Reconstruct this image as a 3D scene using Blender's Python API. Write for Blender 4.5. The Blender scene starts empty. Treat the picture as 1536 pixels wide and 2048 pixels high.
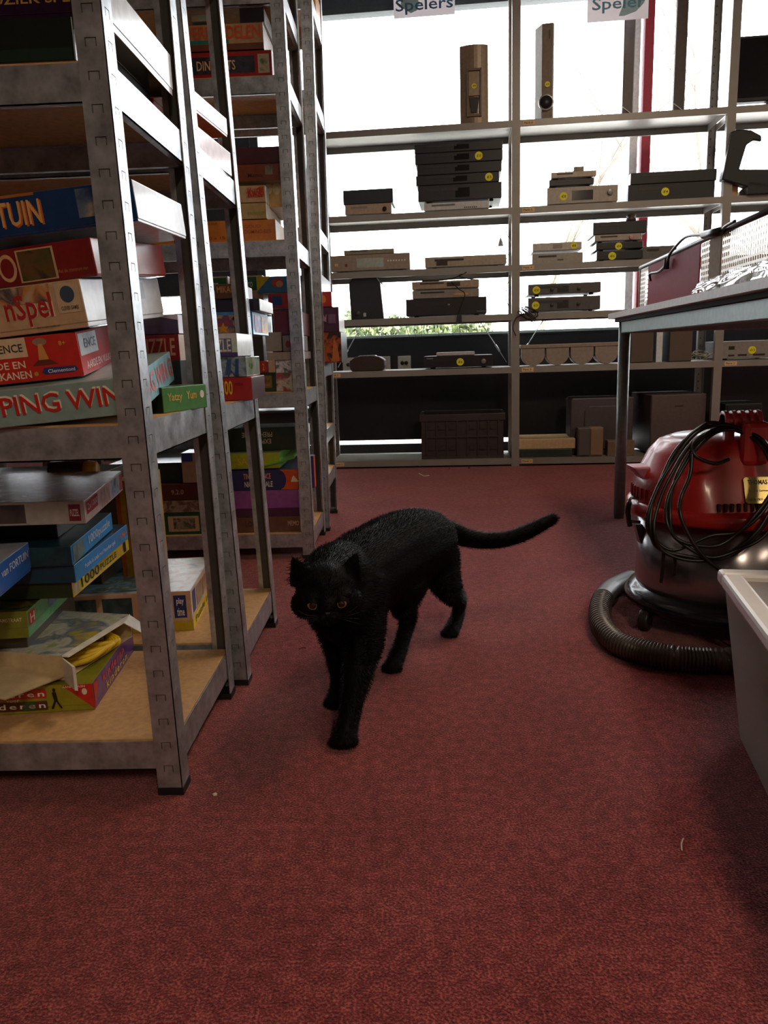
import bpy, bmesh, math, random
from mathutils import Vector, Matrix, Euler, noise
random.seed(7)
scn = bpy.context.scene
COL = scn.collection
PI = math.pi
# ------------------------------------------------------------------ camera
F, CX, CY, EYE = 1538.0, 768.0, 1024.0, 0.645
_p, _r, _w = map(math.radians, (11.8, -1.9, 1.93))
_f = Vector((-math.sin(_w)*math.cos(_p), math.cos(_w)*math.cos(_p), -math.sin(_p)))
_x = Vector((math.cos(_w), math.sin(_w), 0)); _u = _x.cross(_f)
_X = _x*math.cos(_r)+_u*math.sin(_r); _U = -_x*math.sin(_r)+_u*math.cos(_r)
cd = bpy.data.cameras.new('camera'); cam = bpy.data.objects.new('camera', cd); COL.objects.link(cam)
cd.sensor_fit = 'VERTICAL'; cd.sensor_height = 24.0; cd.sensor_width = 18.0
cd.lens = F/2048*24.0; cd.clip_start = .02; cd.clip_end = 200
m3 = Matrix((_X, _U, -_f)).transposed()
cam.matrix_world = Matrix.Translation((0, 0, EYE)) @ m3.to_4x4()
scn.camera = cam
# ------------------------------------------------------------------ light
SKY, LAMP = 11.0, 26.0
scn.view_settings.view_transform = 'Standard'; scn.view_settings.look = 'None'
scn.view_settings.gamma = 1; scn.view_settings.exposure = 0.12
try: scn.view_settings.use_curve_mapping = False
except Exception: pass
wd = bpy.data.worlds.new('sky'); scn.world = wd; wd.use_nodes = True
bg = wd.node_tree.nodes['Background']; bg.inputs[0].default_value = (.93, .97, 1, 1); bg.inputs[1].default_value = SKY
def area(name, loc, rot, sx, sy, power, col):
    l = bpy.data.lights.new(name, 'AREA'); l.shape = 'RECTANGLE'; l.size = sx; l.size_y = sy; l.energy = power; l.color = col
    o = bpy.data.objects.new(name, l); o.location = loc; o.rotation_euler = rot; COL.objects.link(o); return o
for i, (lx, ly, k) in enumerate([(1.1, 2.1, .9), (3.2, 1.9, .7), (.9, -2.3, 1.9), (3.0, -1.8, 1.0)]):
    area('ceiling_lamp', (lx, ly, 2.68), (0, 0, 0), .3, 1.2, LAMP*k, (1, .80, .58))

# ------------------------------------------------------------------ helpers
def lin(h):
    if isinstance(h, str):
        h = h.lstrip('#'); h = [int(h[i:i+2], 16)/255 for i in (0, 2, 4)]
    return tuple((c/12.92 if c <= .04045 else ((c+.055)/1.055)**2.4) for c in h)+(1,)
_m = {}
def mat(col, rough=.5, metal=0.0, kind=None, name=None, var=.12, scale=60, bump=0.0, spec=.5, coat=0.0):
    key = (str(col), rough, metal, kind, var, scale, bump, spec, coat)
    if key in _m: return _m[key]
    m = bpy.data.materials.new(name or 'paint'); m.use_nodes = True; nt = m.node_tree; b = nt.nodes['Principled BSDF']
    b.inputs['Roughness'].default_value = rough; b.inputs['Metallic'].default_value = metal
    b.inputs['Specular IOR Level'].default_value = spec; b.inputs['Coat Weight'].default_value = coat; b.inputs['Coat Roughness'].default_value = .12
    c = lin(col)
    tc = nt.nodes.new('ShaderNodeTexCoord'); n = nt.nodes.new('ShaderNodeTexNoise')
    n.inputs['Scale'].default_value = scale; n.inputs['Detail'].default_value = 4; nt.links.new(tc.outputs['Object'], n.inputs['Vector'])
    r = nt.nodes.new('ShaderNodeValToRGB'); r.color_ramp.elements[0].position = .3; r.color_ramp.elements[1].position = .7
    r.color_ramp.elements[0].color = tuple(v*(1-var) for v in c[:3])+(1,); r.color_ramp.elements[1].color = tuple(min(1, v*(1+var)) for v in c[:3])+(1,)
    nt.links.new(n.outputs['Fac'], r.inputs['Fac']); nt.links.new(r.outputs['Color'], b.inputs['Base Color'])
    if bump:
        bp = nt.nodes.new('ShaderNodeBump'); bp.inputs['Strength'].default_value = bump; bp.inputs['Distance'].default_value = .002
        nt.links.new(n.outputs['Fac'], bp.inputs['Height']); nt.links.new(bp.outputs['Normal'], b.inputs['Normal'])
    _m[key] = m; return m
def picmat(cols, scale=28, rough=.35, seed=0):
    key = ('pic', tuple(cols), scale, rough, seed)
    if key in _m: return _m[key]
    m = bpy.data.materials.new('printed_picture'); m.use_nodes = True; nt = m.node_tree; b = nt.nodes['Principled BSDF']
    b.inputs['Roughness'].default_value = rough
    tc = nt.nodes.new('ShaderNodeTexCoord'); mp = nt.nodes.new('ShaderNodeMapping'); mp.inputs['Location'].default_value = (seed*1.7, seed*.9, seed*.4)
    n = nt.nodes.new('ShaderNodeTexNoise'); n.inputs['Scale'].default_value = scale; n.inputs['Detail'].default_value = 5; n.inputs['Distortion'].default_value = .6
    nt.links.new(tc.outputs['Object'], mp.inputs['Vector']); nt.links.new(mp.outputs['Vector'], n.inputs['Vector'])
    r = nt.nodes.new('ShaderNodeValToRGB'); e = r.color_ramp.elements; k = len(cols)
    e[0].position = .32; e[0].color = lin(cols[0]); e[1].position = .68; e[1].color = lin(cols[-1])
    for i in range(1, k-1):
        q = e.new(.32+.36*i/(k-1)); q.color = lin(cols[i])
    nt.links.new(n.outputs['Fac'], r.inputs['Fac']); nt.links.new(r.outputs['Color'], b.inputs['Base Color'])
    _m[key] = m; return m
def P(bm, v, f, mi=0, smooth=False):
    vs = [bm.verts.new(p) for p in v]; out = []
    for q in f:
        try: fa = bm.faces.new([vs[i] for i in q]); fa.material_index = mi; fa.smooth = smooth; out.append(fa)
        except ValueError: pass
    return out
def box(bm, x0, x1, y0, y1, z0, z1, mi=0, M=None):
    if x0 > x1: x0, x1 = x1, x0
    if y0 > y1: y0, y1 = y1, y0
    if z0 > z1: z0, z1 = z1, z0
    v = [Vector((x, y, z)) for x in (x0, x1) for y in (y0, y1) for z in (z0, z1)]
    if M: v = [M@p for p in v]
    return P(bm, v, [(0, 1, 3, 2), (4, 6, 7, 5), (0, 4, 5, 1), (2, 3, 7, 6), (0, 2, 6, 4), (1, 5, 7, 3)], mi)
def prism(bm, pts, h0, h1, mi=0, axis='z'):
    n = len(pts)
    def c(p, h): return {'z': (p[0], p[1], h), 'y': (p[0], h, p[1]), 'x': (h, p[0], p[1])}[axis]
    v = [c(p, h0) for p in pts]+[c(p, h1) for p in pts]
    P(bm, v, [tuple(range(n))[::-1], tuple(range(n, 2*n))]+[(i, (i+1) % n, n+(i+1) % n, n+i) for i in range(n)], mi)
def lathe(bm, prof, seg=40, c=(0, 0, 0), mi=0, a0=0, a1=2*PI, M=None):
    full = abs(a1-a0-2*PI) < 1e-6; k = seg if full else seg+1; v = []
    for r, z in prof:
        for i in range(k):
            a = a0+(a1-a0)*i/seg; p = Vector((c[0]+r*math.cos(a), c[1]+r*math.sin(a), c[2]+z)); v.append(M@p if M else p)
    f = []
    for j in range(len(prof)-1):
        for i in range(seg):
            i2 = (i+1) % k
            f.append((j*k+i, j*k+i2, (j+1)*k+i2, (j+1)*k+i))
    if full:
        if prof[0][0] > 1e-5: f.append(tuple(range(k))[::-1])
        if prof[-1][0] > 1e-5: f.append(tuple((len(prof)-1)*k+i for i in range(k)))
    P(bm, v, f, mi, True)
def cyl(bm, a, b, r, seg=16, mi=0, r2=None):
    a, b = Vector(a), Vector(b); d = b-a; q = d.to_track_quat('Z', 'Y').to_matrix().to_4x4(); q.translation = a
    lathe(bm, [(r, 0), (r if r2 is None else r2, d.length)], seg, mi=mi, M=q)
def catmull(pts, n=8, closed=False):
    pts = [Vector(p) for p in pts]; out = []; L = len(pts)
    rng = range(L if closed else L-1)
    for i in rng:
        g = (lambda k: pts[k % L]) if closed else (lambda k: pts[max(0, min(L-1, k))])
        a, b, c, d = g(i-1), g(i), g(i+1), g(i+2)
        for j in range(n):
            t = j/n
            out.append(.5*((2*b)+(c-a)*t+(2*a-5*b+4*c-d)*t*t+(3*b-a-3*c+d)*t**3))
    if not closed: out.append(pts[-1])
    return out
def tube(bm, pts, r, seg=8, mi=0, closed=False):
    pts = [Vector(p) for p in pts]; n = len(pts); up = Vector((0, 0, 1)); v = []; prev = None
    for i, p in enumerate(pts):
        t = (pts[(i+1) % n]-pts[i-1]) if closed else (pts[min(n-1, i+1)]-pts[max(0, i-1)])
        t = t.normalized() if t.length > 1e-9 else Vector((0, 0, 1))
        s = (prev-t*prev.dot(t)) if prev is not None else (t.cross(up) if abs(t.z) < .95 else t.cross(Vector((1, 0, 0))))
        s.normalize(); prev = s; q = t.cross(s); rr = r[i] if isinstance(r, (list, tuple)) else r
        for k in range(seg):
            a = 2*PI*k/seg; v.append(p+s*rr*math.cos(a)+q*rr*math.sin(a))
    f = [(i*seg+k, i*seg+(k+1) % seg, ((i+1) % n)*seg+(k+1) % seg, ((i+1) % n)*seg+k) for i in range(n if closed else n-1) for k in range(seg)]
    if not closed: f += [tuple(range(seg))[::-1], tuple((n-1)*seg+k for k in range(seg))]
    P(bm, v, f, mi, True)
def obj(name, bm, mats, parent=None, bevel=0, loc=None, rot=None, **pr):
    me = bpy.data.meshes.new(name)
    if isinstance(bm, bpy.types.Mesh): me = bm
    else:
        bmesh.ops.recalc_face_normals(bm, faces=bm.faces[:]); bm.to_mesh(me); bm.free()
    o = bpy.data.objects.new(name, me); COL.objects.link(o)
    if not me.materials:
        for m in (mats if isinstance(mats, (list, tuple)) else [mats]): me.materials.append(m)
    if parent: o.parent = parent
    if loc: o.location = loc
    if rot: o.rotation_euler = rot
    if bevel:
        b = o.modifiers.new('bevel', 'BEVEL'); b.width = bevel; b.segments = 2; b.limit_method = 'ANGLE'; b.angle_limit = .6
    for k, v in pr.items(): o[k] = v
    return o
def empty(name, loc=(0, 0, 0), rz=0):
    o = bpy.data.objects.new(name, None); o.empty_display_size = .05; COL.objects.link(o); o.location = loc; o.rotation_euler = (0, 0, rz); return o
def tag(o, label=None, cat=None, group=None, kind=None):
    if label: o['label'] = label
    if cat: o['category'] = cat
    if group: o['group'] = group
    if kind: o['kind'] = kind
    return o
NB = bmesh.new
def ray(x, y): return _f+_X*((x-CX)/F)-_U*((y-CY)/F)
def at(x, y, Y):
    d = ray(x, y); return Vector((0, 0, EYE))+d*(Y/d.y)
def onz(x, y, z=0):
    d = ray(x, y); return Vector((0, 0, EYE))+d*((z-EYE)/d.z)
# back shelving frame
TH = math.radians(-4.2); O2 = Vector((.592, 4.232)); D2 = Vector((math.cos(TH), math.sin(TH))); N2 = Vector((-D2.y, D2.x))
def su(x, y, v=0):
    d = ray(x, y); t = (v+O2.dot(N2))/(d.xy.dot(N2)); p = d*t
    return (p.xy-O2).dot(D2), p.z+EYE
def S(u, v, z): 
    q = O2+D2*u+N2*v; return Vector((q.x, q.y, z))
# ------------------------------------------------------------------ lettering
_fc = {}
def textmesh(s, x0, z0, x1, z1, frame, italic=0.0, spacing=1.0):
    """mesh of the words s, filled into the rectangle x0..x1 / z0..z1 of the plane frame(a, b)"""
    key = (s, spacing)
    if key not in _fc:
        c = bpy.data.curves.new('lettering', 'FONT'); c.body = s; c.resolution_u = 2; c.space_character = spacing; c.offset = .012
        c.align_x = 'CENTER'
        t = bpy.data.objects.new('tmp', c); COL.objects.link(t)
        me = bpy.data.meshes.new_from_object(t)
        _fc[key] = ([v.co.copy() for v in me.vertices], [tuple(p.vertices) for p in me.polygons])
        bpy.data.objects.remove(t); bpy.data.curves.remove(c); bpy.data.meshes.remove(me)
    vs, fs = _fc[key]
    if not vs: return None
    ax = min(v.x for v in vs); bx = max(v.x for v in vs); ay = min(v.y for v in vs); by = max(v.y for v in vs)
    out = []
    for v in vs:
        a = (v.x-ax)/(bx-ax+1e-9); b = (v.y-ay)/(by-ay+1e-9)
        out.append(frame(x0+(x1-x0)*a+italic*b*(z1-z0), z0+(z1-z0)*b))
    me = bpy.data.meshes.new('lettering'); me.from_pydata(out, [], fs); me.update(); return me
def lettering(s, rect, frame, col, parent, **k):
    me = textmesh(s, *rect, frame, **k)
    if me is None: return
    o = obj('lettering', me, mat(col, .45), parent); return o
# ------------------------------------------------------------------ boxes of games
def decorate(par, w, d, h, decor, e=.0007):
    fr = {'f': lambda a, b: (-w+a*w, -e, b*h), 'r': lambda a, b: (e, a*d, b*h), 't': lambda a, b: (-w+a*w, b*d, h+e),
          'F': lambda a, b: (-w+a*w, -e*1.9, b*h), 'R': lambda a, b: (e*1.9, a*d, b*h), 'T': lambda a, b: (-w+a*w, b*d, h+e*1.9)}
    for q in decor:
        fr_ = fr[q[1]]
        if q[0] == 't':
            lettering(q[2], q[3], fr_, q[4], par, **(q[5] if len(q) > 5 else {}))
        elif q[0] == 'p':
            a0, b0, a1, b1 = q[2]; bm = NB(); P(bm, [fr_(a0, b0), fr_(a1, b0), fr_(a1, b1), fr_(a0, b1)], [(0, 1, 2, 3)])
            c = q[3]; obj('picture' if not isinstance(c, str) else 'colour_panel', bm, picmat(c, seed=len(bpy.data.objects) % 17) if not isinstance(c, str) else mat(c, .4), par)
        elif q[0] == 'g':   # polygon
            bm = NB(); P(bm, [fr_(a, b) for a, b in q[2]], [tuple(range(len(q[2])))]); obj('printed_shape', bm, mat(q[3], .4), par)
        elif q[0] == 'c':   # disc (a,b,ra,rb)
            a, b, ra, rb = q[2]; bm = NB(); n = 20
            P(bm, [fr_(a+ra*math.cos(i*2*PI/n), b+rb*math.sin(i*2*PI/n)) for i in range(n)], [tuple(range(n))]); obj('printed_shape', bm, mat(q[3], .4), par)
def gbox(name, label, pos, dims, cols, rot=(0, 0, 0), decor=(), lid=.72, group=None, cat='game box', rough=.32, coat=.3, film=False):
    w, d, h = dims; f, r, t = cols[:3]; b = cols[3] if len(cols) > 3 else '#8a8378'
    mt = [mat(c, rough, coat=coat) if isinstance(c, str) else picmat(c, rough=rough) for c in (f, r, t, b)]
    def faces(fs):   # order: -x,+x,-y,+y,-z,+z
        for fa, mi in zip(fs, (1, 1, 0, 0, 3, 2)): fa.material_index = mi
    bm = NB(); i = .0012 if lid else 0
    faces(box(bm, -w+i, -i, i, d-i, 0, h-(.003 if lid else 0)))
    o = obj(name, bm, mt, bevel=.0012, loc=pos, rot=tuple(math.radians(a) for a in rot)); tag(o, label, cat, group)
    par = o
    if lid:
        bm = NB(); faces(box(bm, -w, 0, 0, d, h*(1-lid), h)); par = obj('lid', bm, mt, o, bevel=.0015)
    decorate(par, w, d, h, decor)
    return o
# ------------------------------------------------------------------ materials of the place
def carpet():
    m = bpy.data.materials.new('red_carpet'); m.use_nodes = True; nt = m.node_tree; b = nt.nodes['Principled BSDF']
    b.inputs['Roughness'].default_value = .95; b.inputs['Specular IOR Level'].default_value = .15
    b.inputs['Sheen Weight'].default_value = .25; b.inputs['Sheen Roughness'].default_value = .5; b.inputs['Sheen Tint'].default_value = (1, .75, .75, 1)
    tc = nt.nodes.new('ShaderNodeTexCoord')
    def nz(sc, det=2):
        n = nt.nodes.new('ShaderNodeTexNoise'); n.inputs['Scale'].default_value = sc; n.inputs['Detail'].default_value = det
        nt.links.new(tc.outputs['Object'], n.inputs['Vector']); return n
    a, c, l = nz(330, 3), nz(60, 4), nz(6, 3)
    mix = nt.nodes.new('ShaderNodeMath'); mix.operation = 'MULTIPLY_ADD'; mix.inputs[1].default_value = .65
    s2 = nt.nodes.new('ShaderNodeMath'); s2.operation = 'MULTIPLY_ADD'; s2.inputs[1].default_value = .25
    s3 = nt.nodes.new('ShaderNodeMath'); s3.operation = 'MULTIPLY'; s3.inputs[1].default_value = .1
    nt.links.new(l.outputs['Fac'], s3.inputs[0]); nt.links.new(c.outputs['Fac'], s2.inputs[0]); nt.links.new(s3.outputs[0], s2.inputs[2])
    nt.links.new(a.outputs['Fac'], mix.inputs[0]); nt.links.new(s2.outputs[0], mix.inputs[2])
    r = nt.nodes.new('ShaderNodeValToRGB'); e = r.color_ramp.elements
    e[0].position = .36; e[0].color = lin('#3f0d12'); e[1].position = .64; e[1].color = lin('#b65a55')
    q = e.new(.5); q.color = lin('#77272b')
    nt.links.new(mix.outputs[0], r.inputs['Fac']); nt.links.new(r.outputs['Color'], b.inputs['Base Color'])
    bp = nt.nodes.new('ShaderNodeBump'); bp.inputs['Strength'].default_value = .8; bp.inputs['Distance'].default_value = .004
    nt.links.new(a.outputs['Fac'], bp.inputs['Height']); nt.links.new(bp.outputs['Normal'], b.inputs['Normal'])
    return m
def galv():
    m = bpy.data.materials.new('galvanised_steel'); m.use_nodes = True; nt = m.node_tree; b = nt.nodes['Principled BSDF']
    b.inputs['Metallic'].default_value = .65
    tc = nt.nodes.new('ShaderNodeTexCoord'); n = nt.nodes.new('ShaderNodeTexNoise'); n.inputs['Scale'].default_value = 35; n.inputs['Detail'].default_value = 6
    n2 = nt.nodes.new('ShaderNodeTexVoronoi'); n2.inputs['Scale'].default_value = 140
    nt.links.new(tc.outputs['Object'], n.inputs['Vector']); nt.links.new(tc.outputs['Object'], n2.inputs['Vector'])
    mx = nt.nodes.new('ShaderNodeMath'); mx.operation = 'MULTIPLY_ADD'; mx.inputs[1].default_value = .18
    nt.links.new(n2.outputs['Distance'], mx.inputs[0]); nt.links.new(n.outputs['Fac'], mx.inputs[2])
    r = nt.nodes.new('ShaderNodeValToRGB'); r.color_ramp.elements[0].position = .3; r.color_ramp.elements[1].position = .8
    r.color_ramp.elements[0].color = lin('#85898d'); r.color_ramp.elements[1].color = lin('#c4c9ce')
    nt.links.new(mx.outputs[0], r.inputs['Fac']); nt.links.new(r.outputs['Color'], b.inputs['Base Color'])
    rr = nt.nodes.new('ShaderNodeMapRange'); rr.inputs['To Min'].default_value = .24; rr.inputs['To Max'].default_value = .42
    nt.links.new(n.outputs['Fac'], rr.inputs['Value']); nt.links.new(rr.outputs['Result'], b.inputs['Roughness'])
    return m
def glassmat(tint=(1, 1, 1, 1), refl=.06, rough=0.0, opacity=0.0, col='#ffffff'):
    m = bpy.data.materials.new('clear_glass'); m.use_nodes = True; nt = m.node_tree
    for n in list(nt.nodes):
        if n.type != 'OUTPUT_MATERIAL': nt.nodes.remove(n)
    out = nt.nodes['Material Output']; t = nt.nodes.new('ShaderNodeBsdfTransparent'); t.inputs[0].default_value = tint
    g = nt.nodes.new('ShaderNodeBsdfGlossy'); g.inputs['Roughness'].default_value = rough
    lw = nt.nodes.new('ShaderNodeLayerWeight'); lw.inputs[0].default_value = .25
    ma = nt.nodes.new('ShaderNodeMath'); ma.operation = 'MULTIPLY_ADD'; ma.inputs[1].default_value = .6; ma.inputs[2].default_value = refl
    nt.links.new(lw.outputs['Facing'], ma.inputs[0])
    mx = nt.nodes.new('ShaderNodeMixShader'); nt.links.new(ma.outputs[0], mx.inputs[0]); nt.links.new(t.outputs[0], mx.inputs[1]); nt.links.new(g.outputs[0], mx.inputs[2])
    last = mx
    if opacity:
        d = nt.nodes.new('ShaderNodeBsdfDiffuse'); d.inputs[0].default_value = lin(col); m2 = nt.nodes.new('ShaderNodeMixShader'); m2.inputs[0].default_value = opacity
        nt.links.new(mx.outputs[0], m2.inputs[1]); nt.links.new(d.outputs[0], m2.inputs[2]); last = m2
    nt.links.new(last.outputs[0], out.inputs[0]); return m
GALV = galv(); GLASS = glassmat(); CHIP = mat('#c39a6b', .6, scale=90, var=.14, bump=.2, name='chipboard')
WALLM = mat('#6f685f', .8, name='wall_paint'); DARKW = mat('#16191f', .55, name='dark_panel')
# ------------------------------------------------------------------ the room
def struct(name, bm, m, **k): return tag(obj(name, bm, m, **k), kind='structure')
bm = NB(); box(bm, -3.6, 5.4, -3.4, 5.0, -.1, 0); struct('floor', bm, carpet())
bm = NB(); box(bm, -3.6, 5.4, -3.4, 5.0, 2.72, 2.82); struct('ceiling', bm, mat('#6d6861', .8))
bm = NB(); box(bm, -3.7, -3.6, -3.4, 5.0, 0, 2.72); struct('wall_left', bm, WALLM)
bm = NB(); box(bm, 5.4, 5.5, -3.4, 5.0, 0, 2.72); struct('wall_right', bm, WALLM)
bm = NB(); box(bm, -3.7, 5.5, -3.5, -3.4, 0, 2.72); struct('wall_rear', bm, WALLM)
WV = .52       # the window wall runs parallel to the back shelving, .52 m behind its front
Mw = Matrix.Translation((O2.x, O2.y, 0)) @ Matrix.Rotation(TH, 4, 'Z')
def wbox(bm, u0, u1, v0, v1, z0, z1, mi=0): return box(bm, u0, u1, v0, v1, z0, z1, mi, Mw)
bm = NB(); wbox(bm, -4.2, 4.75, WV, WV+.12, 2.545, 2.72); struct('wall_back', bm, mat('#39424a', .6))
bm = NB(); wbox(bm, -4.2, -1.52, WV-.01, WV+.1, 1.02, 2.545); struct('wall_back', bm, mat('#39424a', .6))
fr = mat('#3c464b', .45, name='window_frame_paint')
win = NB()
wbox(win, -4.2, 4.75, WV, WV+.08, 0.0, .075)            # bottom rail
wbox(win, -4.2, 4.75, WV, WV+.05, .715, .735)           # transom on the dark panels
wbox(win, -4.2, 4.75, WV, WV+.08, 2.515, 2.545)
w1 = struct('window_1', win, fr, bevel=.002)
bm = NB(); wbox(bm, -4.2, 4.75, WV+.03, WV+.036, .07, 2.525); o = obj('pane', bm, GLASS, w1); tag(o, 'clear window glass')
for u0, u1 in ((-4.2, -1.5), (-1.47, 2.6), (2.63, 4.75)):
    bm = NB(); wbox(bm, u0, u1, WV+.002, WV+.028, .10 if u0 > -2 else .05, .72); obj('dark_panel', bm, DARKW, w1, bevel=.002)
bm = NB(); wbox(bm, .725, .775, WV-.03, WV+.07, .74, 2.545); tag(obj('mullion', bm, mat('#a3283a', .5), w1, bevel=.003), 'red painted mullion')
bm = NB(); wbox(bm, .665, .71, WV+.0, WV+.06, .72, 2.545); tag(obj('mullion', bm, mat('#e8ebee', .5), w1, bevel=.003), 'white mullion beside the red one')
for u in (-1.49, 2.61):
    bm = NB(); wbox(bm, u-.025, u+.025, WV-.02, WV+.07, 0, 2.545); obj('mullion', bm, fr, w1, bevel=.003)
bm = NB(); wbox(bm, -4.2, 4.75, WV-.03, WV, .725, .74); obj('window_ledge', bm, mat('#9fb0ae', .5), w1, bevel=.002)
# sockets on the dark panel
def plate(xa, xb, ya, yb, label, holes):
    u0, zt = su(xa, ya, WV-.02); u1, zb = su(xb, yb, WV-.02); c = empty('socket_plate', S((u0+u1)/2, WV, zb), TH)
    tag(c, label, 'wall socket'); w = (u1-u0)/2; h = zt-zb
    bm = NB(); box(bm, -w, w, -.014, 0, 0, h); obj('cover', bm, mat('#b9b6a8', .5), c, bevel=.004)
    for hx in holes:
        bm = NB(); cyl(bm, (hx*w, -.0145, h*.5), (hx*w, -.02, h*.5), .012, 14); obj('socket_hole', bm, mat('#20201e', .6), c)
    return c
plate(795, 822, 712, 740, 'white square double socket on the dark panel beside the console', (-.3, .3))
plate(758, 781, 713, 742, 'white plate on the dark panel just right of the brown oval speaker', (0,))
plate(684, 709, 716, 743, 'leftmost white plate on the dark panel, left of the brown oval speaker', (0,))
# ------------------------------------------------------------------ outdoors
bm = NB(); P(bm, [(-40, 5.2, -.05), (40, 5.2, -.05), (40, 70, -.05), (-40, 70, -.05)], [(0, 1, 2, 3)]); tag(obj('pavement', bm, mat('#cfccc4', .9)), kind='structure')
rnd = random.Random(3)
def leafmass(name, label, c, s, n, size, cols, cat='hedge'):
    bm = NB()
    for i in range(n):
        while True:
            p = Vector((rnd.uniform(-1, 1), rnd.uniform(-1, 1), rnd.uniform(-1, 1)))
            if p.length < 1: break
        p = p.normalized()*(p.length**.4); k = .82+.25*noise.noise(p*2.3)
        q = Vector((p.x*s[0]*k, p.y*s[1]*k, max(0, s[2]+p.z*s[2]*k)))
        e = Euler((rnd.uniform(0, 6), rnd.uniform(0, 6), rnd.uniform(0, 6))).to_matrix()
        v = [q+e@Vector(a)*size for a in ((-1, 0, 0), (0, -.5, .15), (1, 0, 0), (0, .5, .15))]
        P(bm, v, [(0, 1, 2, 3)], i % len(cols))
    o = obj(name, bm, [mat(a, .6) for a in cols], loc=c, kind='stuff'); tag(o, label, cat); return o
leafmass('hedge', 'pale green leafy hedge outside behind the lowest window strip', (-.3, 9.5, -.05), (2.3, .7, .60), 11000, .05, ['#4b5a30', '#717f48', '#36451f', '#98a070'])
def tree(base, h, label, seed):
    r = random.Random(seed); bm = NB()
    def br(p, d, L, rad, dep):
        pts = [p]; q = p; dd = d.copy()
        for i in range(4):
            dd = (dd+Vector((r.uniform(-.16, .16), r.uniform(-.16, .16), r.uniform(-.05, .12)))).normalized(); q = q+dd*L/4; pts.append(q)
        tube(bm, pts, [rad*(1-.16*i) for i in range(5)], 5)
        if dep:
            for k in range(3 if dep > 1 else 2):
                i = 2+k % 3; nd = (dd+Vector((r.uniform(-.9, .9), r.uniform(-.5, .5), r.uniform(0, .5)))).normalized()
                br(pts[min(i, 4)], nd, L*.62, rad*.5, dep-1)
    br(Vector((0, 0, 0)), Vector((.03, 0, 1)), h*.45, .07, 4)
    tag(obj('bare_tree', bm, mat('#6b6157', .9), loc=base), label, 'tree')
tree((4.6, 13, -.05), 7, 'bare branched tree outside, seen past the right posts', 5)
tree((2.9, 17, -.05), 7.5, 'thinner bare tree outside, just right of the red mullion', 9)
# ------------------------------------------------------------------ shelving racks of galvanised steel
PITCH = .038
def flange(bm, h, w, along, x0, lean):
    """slotted strip w wide; along 'x' (front) or 'y' (side)"""
    t = .0016
    def b(a0, a1, z0, z1):
        if along == 'x': v = [(x0-w+a0, 0), (x0-w+a1, 0), (x0-w+a1, t), (x0-w+a0, t)]
        elif along == 'X': v = [(x0-w+a0, -t), (x0-w+a1, -t), (x0-w+a1, 0), (x0-w+a0, 0)]
        elif along == 'y': v = [(x0-t, a0), (x0, a0), (x0, a1), (x0-t, a1)]
        else: v = [(x0-t, -a1), (x0, -a1), (x0, -a0), (x0-t, -a0)]
        V = [Vector((p[0]+lean*z, p[1], z)) for z in (z0, z1) for p in v]
        P(bm, V, [(3, 2, 1, 0), (4, 5, 6, 7), (0, 1, 5, 4), (1, 2, 6, 5), (2, 3, 7, 6), (3, 0, 4, 7)])
    c0, c1 = w*.3, w*.7
    b(0, c0, 0, h); b(c1, w, 0, h)
    n = int(h/PITCH); tb = .0004
    for i in range(n):
        z = i*PITCH
        b(c0, c1, z+.0105, z+PITCH)           # bridge
        b(c0+.0015, c1-.0015, z, z+.0093)     # tongue of the keyhole cut
    b(c0, c1, n*PITCH, h)
    a = {'x': (x0-w+c0-.001, x0-w+c1+.001, t, t+tb), 'X': (x0-w+c0-.001, x0-w+c1+.001, -t-tb, -t), 'y': (x0-t-tb, x0-t, c0-.001, c1+.001), 'Y': (x0-t-tb, x0-t, -c1-.001, -c0+.001)}[along]
    V = [Vector((p[0]+lean*z, p[1], z)) for z in (.02, h-.01) for p in ((a[0], a[2]), (a[1], a[2]), (a[1], a[3]), (a[0], a[3]))]
    P(bm, V, [(3, 2, 1, 0), (4, 5, 6, 7), (0, 1, 5, 4), (1, 2, 6, 5), (2, 3, 7, 6), (3, 0, 4, 7)], 1)  # dark backing strip, makes the slots read as shadow gaps
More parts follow.
